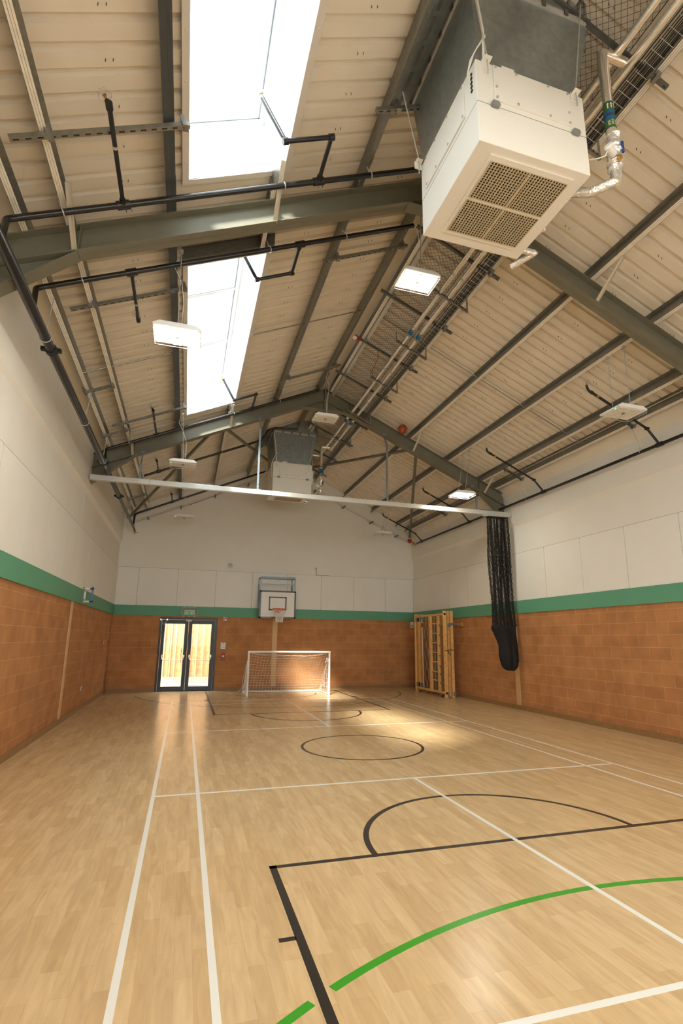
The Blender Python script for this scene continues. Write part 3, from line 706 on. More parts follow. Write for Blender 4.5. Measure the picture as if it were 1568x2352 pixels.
# ------------------------------------------------------------------ hanging lamps
def lamp(x,y,z,label,on,xtop,rods):
    w,d,h=.556,.397,.062
    t=thing('high_bay_lamp',(x,y,z),label,'lamp','caged lamps hanging from the roof')
    hw=w/2
    prof=[(x-hw,y-d/2,z),(x+hw,y-d/2,z),(x+hw,y-d/2,z+.02),(x+hw-.07,y-d/2,z+h),(x-hw+.07,y-d/2,z+h),(x-hw,y-d/2,z+.02)]
    MB().prism(prof,(0,d,0)).build('housing','lamp_white',t,bevel=.004)
    for s in (-1,1):
        cx=x+s*.135; o=MB().box(cx-.095,cx+.095,y-d/2+.03,y+d/2-.03,z-.006,z).build('light_panel','led_on' if on else 'led_off',t)
        if on: o['label']='glowing white light panel'
        if not on:
            m=MB()
            for ii in range(3):
                for jj in range(8): m.box(cx-.05+ii*.05-.004,cx-.05+ii*.05+.004,y-.13+jj*.036-.004,y-.13+jj*.036+.004,z-.008,z-.005)
            m.build('led_dot','sign_dark',o)
    MB().lathe((x,y,z+.004),(0,0,-1),[(.028,0),(.028,.018),(.018,.026),(.004,.028)],14).build('sensor','grey_plastic',t,smooth=True)
    if not on: MB().box(x-hw+.02,x-hw+.035,y-.1,y-.085,z-.008,z+.001).build('status_light','led_green',t)['label']='small green status light'
    g=MB(); zc=z-.035; a,b,c,e=x-hw+.01,x+hw-.01,y-d/2+.01,y+d/2-.01
    g.tube([(a,c,zc),(b,c,zc),(b,e,zc),(a,e,zc)],.003,5,closed=True)
    for xx in (x-.03,x+.03): g.tube([(xx,c,zc),(xx,e,zc)],.0022,4)
    for yy in (y-.14,y-.07,y+.07,y+.14): g.tube([(a,yy,zc),(a+.05,yy,zc)],.0022,4); g.tube([(b,yy,zc),(b-.05,yy,zc)],.0022,4); g.tube([(x-.05,yy,zc),(x+.05,yy,zc)],.0022,4)
    for xx,yy in ((a,c),(b,c),(b,e),(a,e)): g.tube([(xx,yy,zc),(xx,yy,z+.01)],.003,4)
    g.tube([(x+.04*math.cos(k),y+.04*math.sin(k),zc) for k in [2*PI*i/14 for i in range(14)]],.0022,4,closed=True)
    g.build('wire_guard','galv_light',t)
    yr=[y-.15,y+.19] if rods==2 else [y-.12]
    for yy in yr:
        r=MB(); br=MB(); r.tube([(x,yy,z+.03),(xtop,yy,zt(xtop,-.0))],.0055,6)
        br.box(x-.05,x+.05,yy-.03,yy+.03,z+h-.004,z+h+.014); br.box(xtop-.02,xtop+.02,yy-.02,yy+.02,zt(xtop,-.035),zt(xtop,.01))
        r.build('hanging_rod','galv_light',t); br.build('bracket','galv_light',t)
    if rods==1:
        cb=MB().tube([(x+.04,y+.02,z+h),(x+.035,y+.03,z+.5),(xtop+.03,y+.03,zt(xtop,-.35)),(xtop-.07,y-.02,zt(xtop,-.18)),(xtop-.03,y-.06,zt(xtop,-.01))],.004,6); cb.build('power_cable','white_coat',t,smooth=True)
    else: MB().lathe((x-.09,y+.02,z+h-.002),(0,0,1),[(.014,0),(.016,.03),(.008,.04)],8).tube([(x-.09,y+.02,z+h+.03),(x-.03,y+.0,z+h+.12),(x,y-.14,z+h+.2)],.004,5).build('cable_gland','black_rubber',t)
lamp(-3.17,-2.26,5.26,'lit lamp hanging beside the farther skylight, behind the nearer frame',True,-3.2,1)
lamp(.0,-2.37,6.69,'lit lamp hanging under the ridge net beside the large ventilation unit',True,.03,1)
lamp(3.60,-2.26,5.23,'unlit lamp on two rods high up near the right edge, under the nearer frame',False,3.60,2)
lamp(-3.12,2.69,5.26,'unlit lamp on the left in front of the far frame, above the curtain track',False,-3.2,1)
lamp(-.09,2.44,6.62,'unlit lamp hanging at the ridge in front of the small ventilation unit',False,-.02,1)
lamp(3.40,2.48,5.14,'lit lamp on two rods above the right end of the curtain track',True,3.60,2)
lamp(-3.10,7.5,5.19,'small unlit lamp in front of the far gable wall, left of the ventilation unit',False,-3.2,1)
lamp(3.27,7.5,5.13,'small unlit lamp in front of the far gable wall, right side',False,3.58,2)
for x,z,l in ((-3.15,5.26,'left'),(.0,6.69,'ridge'),(3.60,5.23,'right')):  # unseen lit row added to brighten the hall, continuing the lamp grid
    lamp(x,-7.2,z,'unseen lit lamp added overhead behind the camera, %s row'%l,True,{'left':-3.2,'ridge':.03,'right':3.6}[l],2 if l=='right' else 1)
# ------------------------------------------------------------------ ventilation units
def unit(Y,label,xo=0.0):
    x0,x1=-.729,.417; z0,z1=5.815,6.695; dp=1.11; y0,y1=Y,Y+dp
    t=thing('ventilation_unit',((x0+x1)/2,(y0+y1)/2,z0),label,'ventilation unit','ventilation units under the ridge')
    cs=MB().box(x0,x1,y0,y1,z0,z1).build('casing','white_coat',t,bevel=.006)
    sm=z0+.42
    MB().box(x0-.001,x1+.001,y0-.001,y1+.001,sm-.0025,sm+.0025).build('casing_joint','grey_plastic',cs)
    p=MB().box(x0+.17,x1-.17,y0-.016,y0,sm+.06,z1-.02).build('access_panel','white_coat',t,bevel=.003)
    sc=MB
    for xx in (x0+.19,(x0+x1)/2-.17,(x0+x1)/2+.17,x1-.19):
        for zz in (sm+.085,z1-.045): sc().lathe((xx,y0-.016,zz),(0,-1,0),[(.012,0),(.012,.008)],8).build('screw','galv_light',p)
    for zz in (sm+.2,): 
        for xx in (x0+.19,x1-.19): sc().lathe((xx,y0-.016,zz),(0,-1,0),[(.012,0),(.012,.008)],8).build('screw','galv_light',p)
    p2=MB().box(x0-.016,x0,y0+.2,y1-.12,sm+.05,z1-.03).build('side_panel','white_coat',t,bevel=.003)
    for yy in (y0+.22,y0+.5,y0+.75,y1-.15):
        for zz in (sm+.08,z1-.06): MB().lathe((x0-.016,yy,zz),(-1,0,0),[(.011,0),(.011,.008)],8).build('screw','galv_light',p2)
    for xx in (x0+.13,x1-.17):
        MB().prism([(xx,y0-.002,sm-.025),(xx+.075,y0-.002,sm-.025),(xx+.085,y0-.002,sm),(xx+.07,y0-.002,sm+.028),(xx+.01,y0-.002,sm+.03),(xx-.005,y0-.002,sm+.005)],(0,-.03,0)).build('latch','grey_plastic',t,bevel=.006)
    cg=MB()
    for i in range(5): cg.lathe((x0-.0005,y0+.075,z1-.09-.045*i),(-1,0,0),[(.016,0),(.016,.006)],10)
    cg.build('cable_entry','void',t)
    MB().box(x1,x1+.07,y0+.1,y0+.42,sm-.08,z1-.13).build('control_box','white_coat',t,bevel=.004)
    MB().box(x0+.27,x0+.40,y0+.0,y0+.05,z1,z1+.035).build('terminal_cover','white_coat',t,bevel=.004)
    # outlet grille in the underside: 2 x 2 fields of angled bars
    gx0,gx1,gy0,gy1=x0+.20,x1-.15,y0+.13,y1-.17
    MB().box(gx0-.045,gx1+.03,gy0-.05,gy1+.05,z0-.012,z0+.002).build('grille_frame','white_coat',t)
    vo=MB(); bars=MB()
    xm=(gx0+gx1)/2; ym=(gy0+gy1)/2
    for (ya,yb) in ((gy0,ym-.018),(ym+.018,gy1)):
        vo.box(gx0,gx1,ya,yb,z0-.0145,z0-.0125)
        n=26
        for i in range(n+1):
            xx=gx0+(gx1-gx0)*i/n; 
            wd=.005 if i!=n//2 else .012
            bars.box(xx-wd,xx+wd,ya,yb,z0-.026,z0-.015)
        k=max(3,int((yb-ya)/.026))
        for j in range(k+1):
            yy=ya+(yb-ya)*j/k; bars.box(gx0,gx1,yy-.003,yy+.003,z0-.020,z0-.014)
    vo.build('grille_throat','void',t)
    b=bars.build('louvre','grille',t); b['kind']='stuff'
    # duct: tapered collar, flanged joint, then a straight box through the roof
    fx0,fx1,fy0,fy1,fz=-.768,.565,Y-.02,Y+1.215,7.62
    bx0,bx1,by0,by1=x0+.0,x1-.0,y0+.03,y1-.02
    zb=z1
    lo=[(bx0+.06,by0,zb),(bx1-.06,by0,zb),(bx1-.06,by1,zb),(bx0+.02,by1,zb)]
    hi=[(fx0,fy0,fz),(fx1,fy0,fz),(fx1,fy1,fz),(fx0,fy1,fz)]
    d=MB()
    for i in range(4): j=(i+1)%4; d.face([lo[i],lo[j],hi[j],hi[i]])
    d.face(lo[::-1]); d.face(hi)
    du=d.build('duct_taper','duct',t)
    dim=MB()
    for zz,s in ((7.0,.0),(7.2,.0),(7.42,.0)):
        f=(zz-zb)/(fz-zb); yy=by0+(fy0-by0)*f; dim.lathe((-.12,yy+.001,zz),(0,-1,.1),[(.018,0),(.012,.006),(.004,.009)],10)
    dim.build('duct_dimple','duct',du,smooth=True)
    fl=MB(); w=.022
    for (a,b,c,e) in ((fx0-w,fx1+w,fy0-w,fy0+.01),(fx0-w,fx1+w,fy1-.01,fy1+w),(fx0-w,fx0+.01,fy0-w,fy1+w),(fx1-.01,fx1+w,fy0-w,fy1+w)): fl.box(a,b,c,e,fz-.022,fz+.022)
    fo=fl.build('duct_flange','galv_light',t,bevel=.002)
    cl=MB()
    for i in range(6):
        xx=fx0+(fx1-fx0)*(i+.1)/5.2; cl.box(xx-.02,xx+.02,fy0-w-.012,fy0-w,fz-.03,fz+.03)
        yy=fy0+(fy1-fy0)*(i+.1)/5.2; cl.box(fx0-w-.012,fx0-w,yy-.02,yy+.02,fz-.03,fz+.03)
    cl.build('flange_clip','galv_dark',fo)
    u=MB(); zz=ZR-.03
    pts=[(fx0,zl(fx0,-.0)),(XC,ZR),(fx1,zl(fx1))]
    for yy in (fy0,fy1): u.face([(fx0,yy,fz),(fx1,yy,fz),(fx1,yy,zl(fx1,-.002)),(XC,yy,ZR-.002),(fx0,yy,zl(fx0,-.002))])
    for xx in (fx0,fx1): u.face([(xx,fy0,fz),(xx,fy1,fz),(xx,fy1,zl(xx,-.002)),(xx,fy0,zl(xx,-.002))])
    u.build('duct_box','duct',t)
    # flashing flange at the roof on the low side
    k=MB()
    k.hexa([(fx0-.30,fy0-.1,zl(fx0-.30,-.03)),(fx0,fy0-.1,zl(fx0,-.03)),(fx0,fy1+.1,zl(fx0,-.03)),(fx0-.30,fy1+.1,zl(fx0-.30,-.03)),(fx0-.30,fy0-.1,zl(fx0-.30,-.012)),(fx0,fy0-.1,zl(fx0,-.012)),(fx0,fy1+.1,zl(fx0,-.012)),(fx0-.30,fy1+.1,zl(fx0-.30,-.012))])
    k.build('roof_collar','duct',t)
    k2=MB()
    for i in range(5): yy=fy0+.1+i*.26; k2.bar((fx0-.16,yy,zl(fx0-.16,-.035)),(fx0-.16,yy+.2,zl(fx0-.16,-.035)),.03,.012)
    k2.build('collar_batten','galv_dark',t)
    # hanging rods and brackets
    for (xa,ya,xb,yb) in ((x0+.1,y0-.03,fx0-.0,fy0-.05),(x1-.1,y0-.03,x1+.02,fy0-.06),(x0-.05,y1-.05,XC-1.17,y1-.2),(x1+.0,y1-.05,x1+.1,y1+.12)):
        hr=MB(); hb=MB(); hr.tube([(xa,ya,z1-.16),(xa,ya,z1+.02),(xb,yb,zt(xb,-.01))],.0065,6)
        hb.box(xa-.035,xa+.035,ya-.03,ya+.03,z1-.012,z1+.0); hb.box(xa-.04,xa+.04,ya+.022,ya+.03,z1-.08,z1+.01)
        hr.build('hanging_rod','galv_light',t); hb.build('hanging_bracket','white_coat',t)
    MB().tube([(x0+.10,y0-.02,z1+.28),(x0+.02,y0-.02,z1+.12),(x0-.035,y0+.03,z1+.0),(x0-.045,y0+.06,z1-.10),(x0-.01,y0+.075,z1-.12)],.006,6).tube([(x0+.10,y0-.02,z1+.26),(x0-.01,y0+.0,z1+.06),(x0-.05,y0+.06,z1-.12),(x0-.01,y0+.075,z1-.18)],.005,6).tube([(x0+.07,y0-.02,z1+.0),(x0+.07,y0-.035,z1+.3),(fx0+.0,fy0-.03,fz+.1)],.011,6).build('wiring','white_coat',t,smooth=True)
    # insulated riser with valves on the right side
    rx,ry=.685,Y-.03
    rz=zt(.9,-.245)
    R_=MB().tube(bend([(.965,ry,rz),(rx,ry,rz),(rx,ry,z0+.5)],.03,2),.047,14).build('insulated_riser','foil',t,smooth=True)
    MB().tube([(rx,ry,z0+.52),(rx,ry,z0+.02),(rx-.02,ry+.0,z0-.02)],[.047,.047,.048],14).tube(bend([(rx,ry,z0+.06),(rx,ry,z0-.0),(rx-.16,ry+.16,z0-.03),(rx-.27,ry+.28,z0+.06)],.03,2),.043,12).build('foil_elbow','foil_crumple',R_,smooth=True)
    wr=MB()
    for q in range(3):
        pr=[]; 
        for i in range(9): pr.append((.052+.014*math.sin(i*2.4+q)+.01*(i%2), i*.03))
        wr.lathe((rx+.006*q,ry,z0+.10+q*.12),(0.05*(q-1),.03,1),pr[:6],11)
    wr.build('crumpled_foil','foil_crumple',R_)
    lb=MB().tube([(rx,ry,z0+.56),(rx,ry,z0+.86)],.0485,16).build('pipe_label','label_green',R_,smooth=True)
    MB().tube([(rx,ry,z0+.66),(rx,ry,z0+.755)],.0492,16).build('blue_band','label_blue',lb,smooth=True)
    MB().tube([(rx,ry,z0+.692),(rx,ry,z0+.725)],.0498,16).build('black_band','sign_dark',lb,smooth=True)
    ar=MB()
    for a in (-2.5,-1.9,-1.3,-.7):
        c,s_=math.cos(a),math.sin(a); cc=Vector((rx+c*.0492,ry+s_*.0492,0)); tg=Vector((-s_,c,0)); nn=Vector((c,s_,0))*.0008
        def tri(p): ar.face([cc+nn+tg*q0+Vector((0,0,q1)) for q0,q1 in p])
        zz=z0+.775; tri([(-.005,zz),(.005,zz),(.005,zz+.045),(-.005,zz+.045)]); tri([(-.011,zz+.045),(.011,zz+.045),(0,zz+.065)])
        zz=z0+.585; 
        for j in range(4): tri([(-.012,zz+j*.014),(.012-(j%2)*.006,zz+j*.014),(.012-(j%2)*.006,zz+j*.014+.006),(-.012,zz+j*.014+.006)])
    ar.build('arrow_marking','label_white',lb)
    MB().box(rx+.045,rx+.065,ry-.06,ry-.045,z0+.28,z0+.40).build('valve_handle','blue_handle',R_)
    MB().lathe((rx-.05,ry-.04,z0+.22),(-.8,-.3,.35),[(.03,0),(.038,.02),(.042,.10),(.03,.115)],12).build('actuator','label_white',R_,smooth=True)
    MB().lathe((rx-.01,ry-.05,z0+.19),(0,-1,-.2),[(.025,0),(.03,.015),(.018,.03)],8).build('valve_body','brass',R_)
    MB().tube([(rx-.13,ry-.06,z0+.24),(rx-.16,ry-.05,z0+.17),(rx-.22,ry-.02,z0+.15),(x1+.02,y0+.02,z0+.2)],.005,6).build('actuator_cable','white_coat',R_,smooth=True)
    # rear foil pipe loop
    ly=y1+.02
    MB().tube(bend([(x1-.08,ly-.1,z0+.06),(x1+.17,ly-.1,z0+.06),(x1+.02,ly+.12,z0+.02)],.02,2),.036,12).build('rear_foil_pipe','foil_crumple',t,smooth=True)
    MB().tube(bend([(.84,ly-.25,rz+.06),(.60,ly-.25,rz+.06),(.60,ly-.25,z0+.25),(x1-.05,ly-.2,z0+.25)],.03,2),.042,12).build('return_pipe','foil',t,smooth=True)
    return t
YU=(-5.17,5.89)
unit(YU[0],'large white ventilation unit overhead, nearest the camera'); unit(YU[1],'small white ventilation unit hanging beyond the far frame')
# ------------------------------------------------------------------ services along the ridge
def foil_pipe(x,yend,label):
    z=zt(x,-.25); t=thing('foil_pipe',(x,0,z),label,'pipe','foil pipes along the ridge')
    MB().tube([(x,YF+.05,z),(x,yend,z)],.042,14).build('pipe','foil',t,smooth=True)
    for y in (-.33,3.82):
        lb=MB().tube([(x,y-.11,z),(x,y+.11,z)],.0432,14).build('pipe_label','label_green',t,smooth=True)
        MB().tube([(x,y-.05,z),(x,y+.05,z)],.0438,14).build('blue_band','label_blue',lb,smooth=True)
        m=MB()
        for a in range(0,360,40):
            c,s=math.cos(math.radians(a)),math.sin(math.radians(a))
            for k in (-.105,.06): m.frame_box((x+c*.0435-s*.004,y+k,z+s*.0435+c*.004),(s*.008,0,-c*.008),(0,.045,0),(c*.001,0,s*.001))
        m.build('arrow_marking','label_white',lb)
    b=MB()
    for y in [-8.0+1.5*i for i in range(11)]:
        if y>yend-.1: continue
        b.tube([(x,y-.02,z),(x,y+.02,z)],.0435,12); b.tube([(x,y,z+.04),(x,y,zt(x,-.09))],.006,6)
    b.build('pipe_clip','galv_light',t)
    return t
foil_pipe(.84,6.6,'shiny foil pipe beside the black net, upper of the pair'); foil_pipe(.99,5.86,'shiny foil pipe beside the cable basket, lower of the pair')
def pbracket(y,label):
    za=lambda x: zt(x,-.30)
    m=MB().hexa([(.70,y-.02,za(.70)),(1.33,y-.02,za(1.33)),(1.33,y+.02,za(1.33)),(.70,y+.02,za(.70)),(.70,y-.02,za(.70)+.006),(1.33,y-.02,za(1.33)+.006),(1.33,y+.02,za(1.33)+.006),(.70,y+.02,za(.70)+.006)])
    m.hexa([(.70,y-.02,za(.70)),(1.33,y-.02,za(1.33)),(1.33,y-.015,za(1.33)),(.70,y-.015,za(.70)),(.70,y-.02,za(.70)+.04),(1.33,y-.02,za(1.33)+.04),(1.33,y-.015,za(1.33)+.04),(.70,y-.015,za(.70)+.04)])
    o=m.build('pipe_bracket','galv'); tag(o,label,'bracket','perforated pipe brackets')
    h=MB()
    for i in range(11): x=.75+i*.053; h.box(x-.011,x+.011,y-.021,y-.0195,za(x)+.012,za(x)+.028)
    h.build('slot','void',o)
    MB().bar((1.33,y,za(1.33)),(1.33,y,zt(1.33)),.03,.006).bar((.705,y,za(.7)),(.705,y,zt(.705,-.09)),.012,.012).build('drop_leg','galv',o)
for i,y in enumerate((-7.4,-5.9,-4.45,-1.50,.08,1.55,3.3,5.0)): pbracket(y,'%s perforated bracket under the foil pipes, counted from the near end wall'%ORD[i])
def basket(name,P,U,V,N,length,label,w=.15,hh=.045,step=.1,cables=None,r=.0022):
    """wire cable basket: P start, U along, V across, N up"""
    P,U,V,N=map(Vector,(P,U,V,N)); m=MB()
    for a,b in ((0,hh),(0,0),(w*.33,0),(w*.67,0),(w,0),(w,hh)): m.tube([P+V*a+N*b,P+V*a+N*b+U*length],r,4)
    k=0
    while k*step<length:
        q=P+U*(k*step); m.tube([q+N*hh,q,q+V*w,q+V*w+N*hh],r,4); k+=1
    o=m.build(name,'galv_light'); return tag(o,label,'cable basket')
x0=1.08
tr=basket('cable_basket',(x0,YF+.1,zt(x0,-.20)),(0,1,0),(COS,0,-SIN),(SIN,0,COS),18.8,'long wire cable basket beside the foil pipes under the ridge',w=.16)
m=MB()
for i in range(9):
    xx=1.09+.018*i+random.uniform(-.004,.004); pts=[]; y=YF+.1
    while y<YB-.3: pts.append((xx+random.uniform(-.006,.006),y,zt(xx,-.185)+random.uniform(0,.02))); y+=.7
    m.tube(pts,random.uniform(.004,.006),5)
m2=m.build('cable','black_rubber',tr); m2['kind']='stuff'
# black fall-arrest net under the right slope beside the ridge
def ridge_net():
    xa,xb=.37,1.05; ya,yb=YF+.05,YB-.1
    L=(xb-xa)/COS; m=MB(); r=.0021; st=.078
    f=lambda u,y: Vector((xa+u*COS,y,zt(xa+u*COS,.012)-.03*math.sin(PI*u/L)))
    def strand(y0,s):
        pts=[]
        for i in range(7):
            u=L*i/6; y=y0+s*u
            pts.append((u,y))
        P=[f(u,y) for u,y in pts if ya<=y<=yb]
        if len(P)>=2: m.tube(P,r,3,cap=False)
    y=ya-L
    while y<yb+L: strand(y,1.0); strand(y,-1.0); y+=st
    for u in (0,L): m.tube([f(u,ya),f(u,yb)],.004,5)
    o=m.build('safety_net','net_black'); tag(o,'long black safety net stretched beside the ridge above the foil pipes','net')
    kn=MB()
ridge_net()
t=thing('smoke_detector',(.10,.83,zt(.1,-.13)),'small white smoke detector with a red base on a dark strut under the ridge','smoke detector')
MB().lathe((.10,.83,zt(.1,-.09)),(0,0,-1),[(.045,0),(.052,.012),(.05,.03),(.03,.045),(.012,.05)],16).build('detector_head','label_white',t,smooth=True)
MB().box(.13,.24,.80,.86,zt(.18,-.135),zt(.18,-.09)).build('base_clip','red',t)
def cable(pts,label,r=.006,mt='red_cable',name='alarm_cable',grp='red alarm cables'):
    o=MB().tube(bend(pts,.04),r,6).build(name,mt,smooth=True); tag(o,label,'cable',grp)
cable([(.60,.84,zt(.6,-.09)),(.70,1.05,zt(.7,-.1)),(.74,1.6,zt(.74,-.12)),(.86,1.72,zt(.86,-.16))],'thin red cable hanging along the black ridge net')
cable([(.66,-3.72,zt(.66,-.09)),(.72,-3.8,zt(.7,-.25)),(.74,-4.0,zt(.74,-.4)),(.78,-4.1,zt(.78,-.3))],'thin red cable beside the large ventilation duct',.009)
cable([(.62,4.1,zt(.62,-.09)),(.66,4.3,zt(.66,-.2)),(.78,4.5,zt(.78,-.15))],'short red cable by the foil pipes just beyond the far frame')
cable([(-3.0,9.46,zt(-3.0,-.38)),(-2.2,9.46,zt(-2.2,-.36)),(-1.9,9.46,zt(-1.9,-.27)),(-.8,9.46,zt(-.8,-.27)),(-.6,9.46,zt(-.6,-.2))],'red cable along the wire basket on the far gable wall')
# gable cable baskets
for s,l in ((-1,'wire cable basket sloping up the far gable wall, left side'),(1,'wire cable basket sloping down the far gable wall, right side')):
    a=XC+s*4.9; o=basket('cable_basket',(a,YB-.06,zt(a,-.36)),(-s*COS,0,SIN),(0,-1,0),(s*SIN,0,COS),4.8 if s>0 else 4.4,l,w=.14)
    m=MB()
    for d in (4.4,3.4,2.31,1.2):
        x=XC+s*d; m.bar((x,YB,zt(x,-.39)),(x,YB-.34,zt(x,-.39)),.04,.04)
    m.build('wall_arm','galv_dark',o)
# ------------------------------------------------------------------ curtain track, net and bag
BY,BZ=3.17,4.885
t=thing('curtain_track',(.1,BY,BZ),'long silver box-section track hung across the hall below the far frame','track')
MB().box(-4.95,-1.0,BY-.05,BY+.05,BZ,BZ+.11).box(-1.0,5.22,BY-.05,BY+.05,BZ,BZ+.11).build('beam_section','aluminium',t,bevel=.004)
MB().box(-4.965,-4.95,BY-.055,BY+.055,BZ-.005,BZ+.115).build('end_cap','galv_light',t); MB().box(5.22,5.24,BY-.055,BY+.055,BZ-.005,BZ+.115).build('end_cap','galv_light',t); MB().box(-3.79,-3.775,BY-.052,BY+.052,BZ-.002,BZ+.112).build('splice','galv_light',t)
for x in (-4.0,-1.47,1.72,4.22):
    zb=ZB-T*abs(x-XC)
    h=MB().box(x-.022,x+.022,BY-.02,BY+.02,BZ+.11,zb-.35).bar((x,BY,zb-.36),(x,FY[1]-.06,zb-.01),.04,.022,(1,0,0)).box(x-.04,x+.04,FY[1]-.12,FY[1]-.02,zb-.03,zb+.02)
    h.box(x-.07,x+.07,BY-.03,BY+.03,BZ+.105,BZ+.125).lathe((x,BY-.02,BZ+.25),(0,-1,0),[(.015,0),(.012,.014)],6)
    h.build('hanger','blue_steel',t,bevel=.002)
MB().box(4.35,5.16,BY-.03,BY+.03,BZ-.035,BZ).box(5.05,5.14,BY-.04,BY+.04,BZ-.075,BZ-.03).build('runner_rail','galv_light',t)
MB().box(4.30,4.75,BY-.02,BY+.04,BZ+.11,BZ+.14).build('runner_plate','galv',t)
def curtain():
    t=thing('divider_curtain',(4.82,BY,.95),'black divider net gathered by the right wall with its lower end bagged','curtain')
    zt0,zt1=BZ-.035,2.02
    rnd=random.Random(5); m=MB()
    xl=lambda f: 4.50+ (4.53-4.50)*f if f<1 else 4.5
    for i in range(430):
        a=rnd.random(); fold=.5+.5*math.sin(a*38)
        ph=rnd.uniform(0,6); dep=(fold-.5)*.16+rnd.uniform(-.03,.03); fr=rnd.uniform(20,40); amp=rnd.uniform(.008,.02)
        pts=[]; n=rnd.randint(50,70); dr=rnd.uniform(-.03,.03); spl=rnd.uniform(0,1)
        for k in range(n+1):
            f=k/n; z=zt0+(zt1-zt0)*f
            w=.60 if f<.8 else .60+.05*(f-.8)*5
            x=4.51+a*w+.03*f+dr*f+.012*math.sin(3*f*PI+a*20)+amp*rnd.uniform(-1,1)
            y=BY+dep*(.5+.5*math.sin(PI*min(1,f*1.3)))+amp*math.cos(k*1.7+ph)
            pts.append((min(x,5.22),y,z+rnd.uniform(-.012,.012)))
        m.tube(pts,.0024,3,cap=False)
    o=m.build('net','net_black',t)
    h=MB(); h.box(4.50,5.12,BY-.05,BY+.05,zt0-.03,zt0+.004); h.build('top_hem','net_black',t)
    # twisted mouth of the bag and bag body
    prof=[(2.04,4.50,5.17,.13),(2.0,4.47,5.165,.145),(1.92,4.50,5.16,.14),(1.80,4.555,5.16,.125),(1.68,4.62,5.18,.12),(1.55,4.655,5.19,.12),(1.40,4.645,5.195,.13),(1.25,4.66,5.20,.135),(1.12,4.695,5.185,.13),(1.02,4.735,5.14,.11),(.965,4.79,5.08,.07),(.95,4.86,5.02,.03)]
    n=44; b=MB(); rows=[]
    for j,(z,xa,xb,dy) in enumerate(prof):
        row=[]
        for i in range(n):
            th=2*PI*i/n; cx=(xa+xb)/2; rx=(xb-xa)/2
            wr=1+.16*math.sin(th*7+j*.35)+.10*math.sin(th*12-j*.4)
            row.append((cx+rx*math.cos(th)*(1+.02*math.sin(th*9+j)),BY-.02+dy*math.sin(th)*wr,z+.02*math.sin(th*3+j*.6)*(1 if 0<j<10 else .6)))
        rows.append(row)
    b.grid(rows)
    o=b.build('bag','bag_black',t,smooth=True); s=o.modifiers.new('soft','SUBSURF'); s.levels=s.render_levels=2
    dt=bpy.data.textures.new('folds','CLOUDS'); dt.noise_scale=.16
    dm=o.modifiers.new('wrinkle','DISPLACE'); dm.texture=dt; dm.strength=.03; dm.mid_level=.5
curtain()
# ------------------------------------------------------------------ wedged ball, bell
bc=(2.19,3.24,7.0); br=.121
t=thing('basketball',bc,'orange basketball wedged between the far frame and the right roof slope','ball')
MB().sphere(bc,br,32).build('cover','ball',t,smooth=True)
sm=MB(); cv=Vector(bc)
for (u,w) in ((Vector((1,0,0)),Vector((0,0,1))),(Vector((0,1,0)),Vector((0,0,1))),(Vector((1,0,0)),Vector((0,1,0)))): sm.tube([cv+(u*math.cos(k)+w*math.sin(k))*(br+.0003) for k in [2*PI*i/40 for i in range(40)]],.0026,5,closed=True)
for s in (-1,1): sm.tube([cv+Vector((s*.085*math.cos(0)*1, 0,0))*0+Vector((s*(.062+.045*math.sin(k)**2),math.cos(k),math.sin(k))).normalized()*(br+.0003) for k in [2*PI*i/40 for i in range(40)]],.0026,5,closed=True)
sm.build('seam','ball_seam',t,smooth=True)
t=thing('fire_bell',(5.14,YB-.02,5.37),'round red fire bell high in the far right corner of the gable wall','bell')
MB().lathe((5.14,YB-.01,5.37),(0,-1,0),[(.03,0),(.03,.03),(.085,.035),(.085,.05),(.06,.075),(.02,.085)],20).build('gong','red',t,smooth=True)
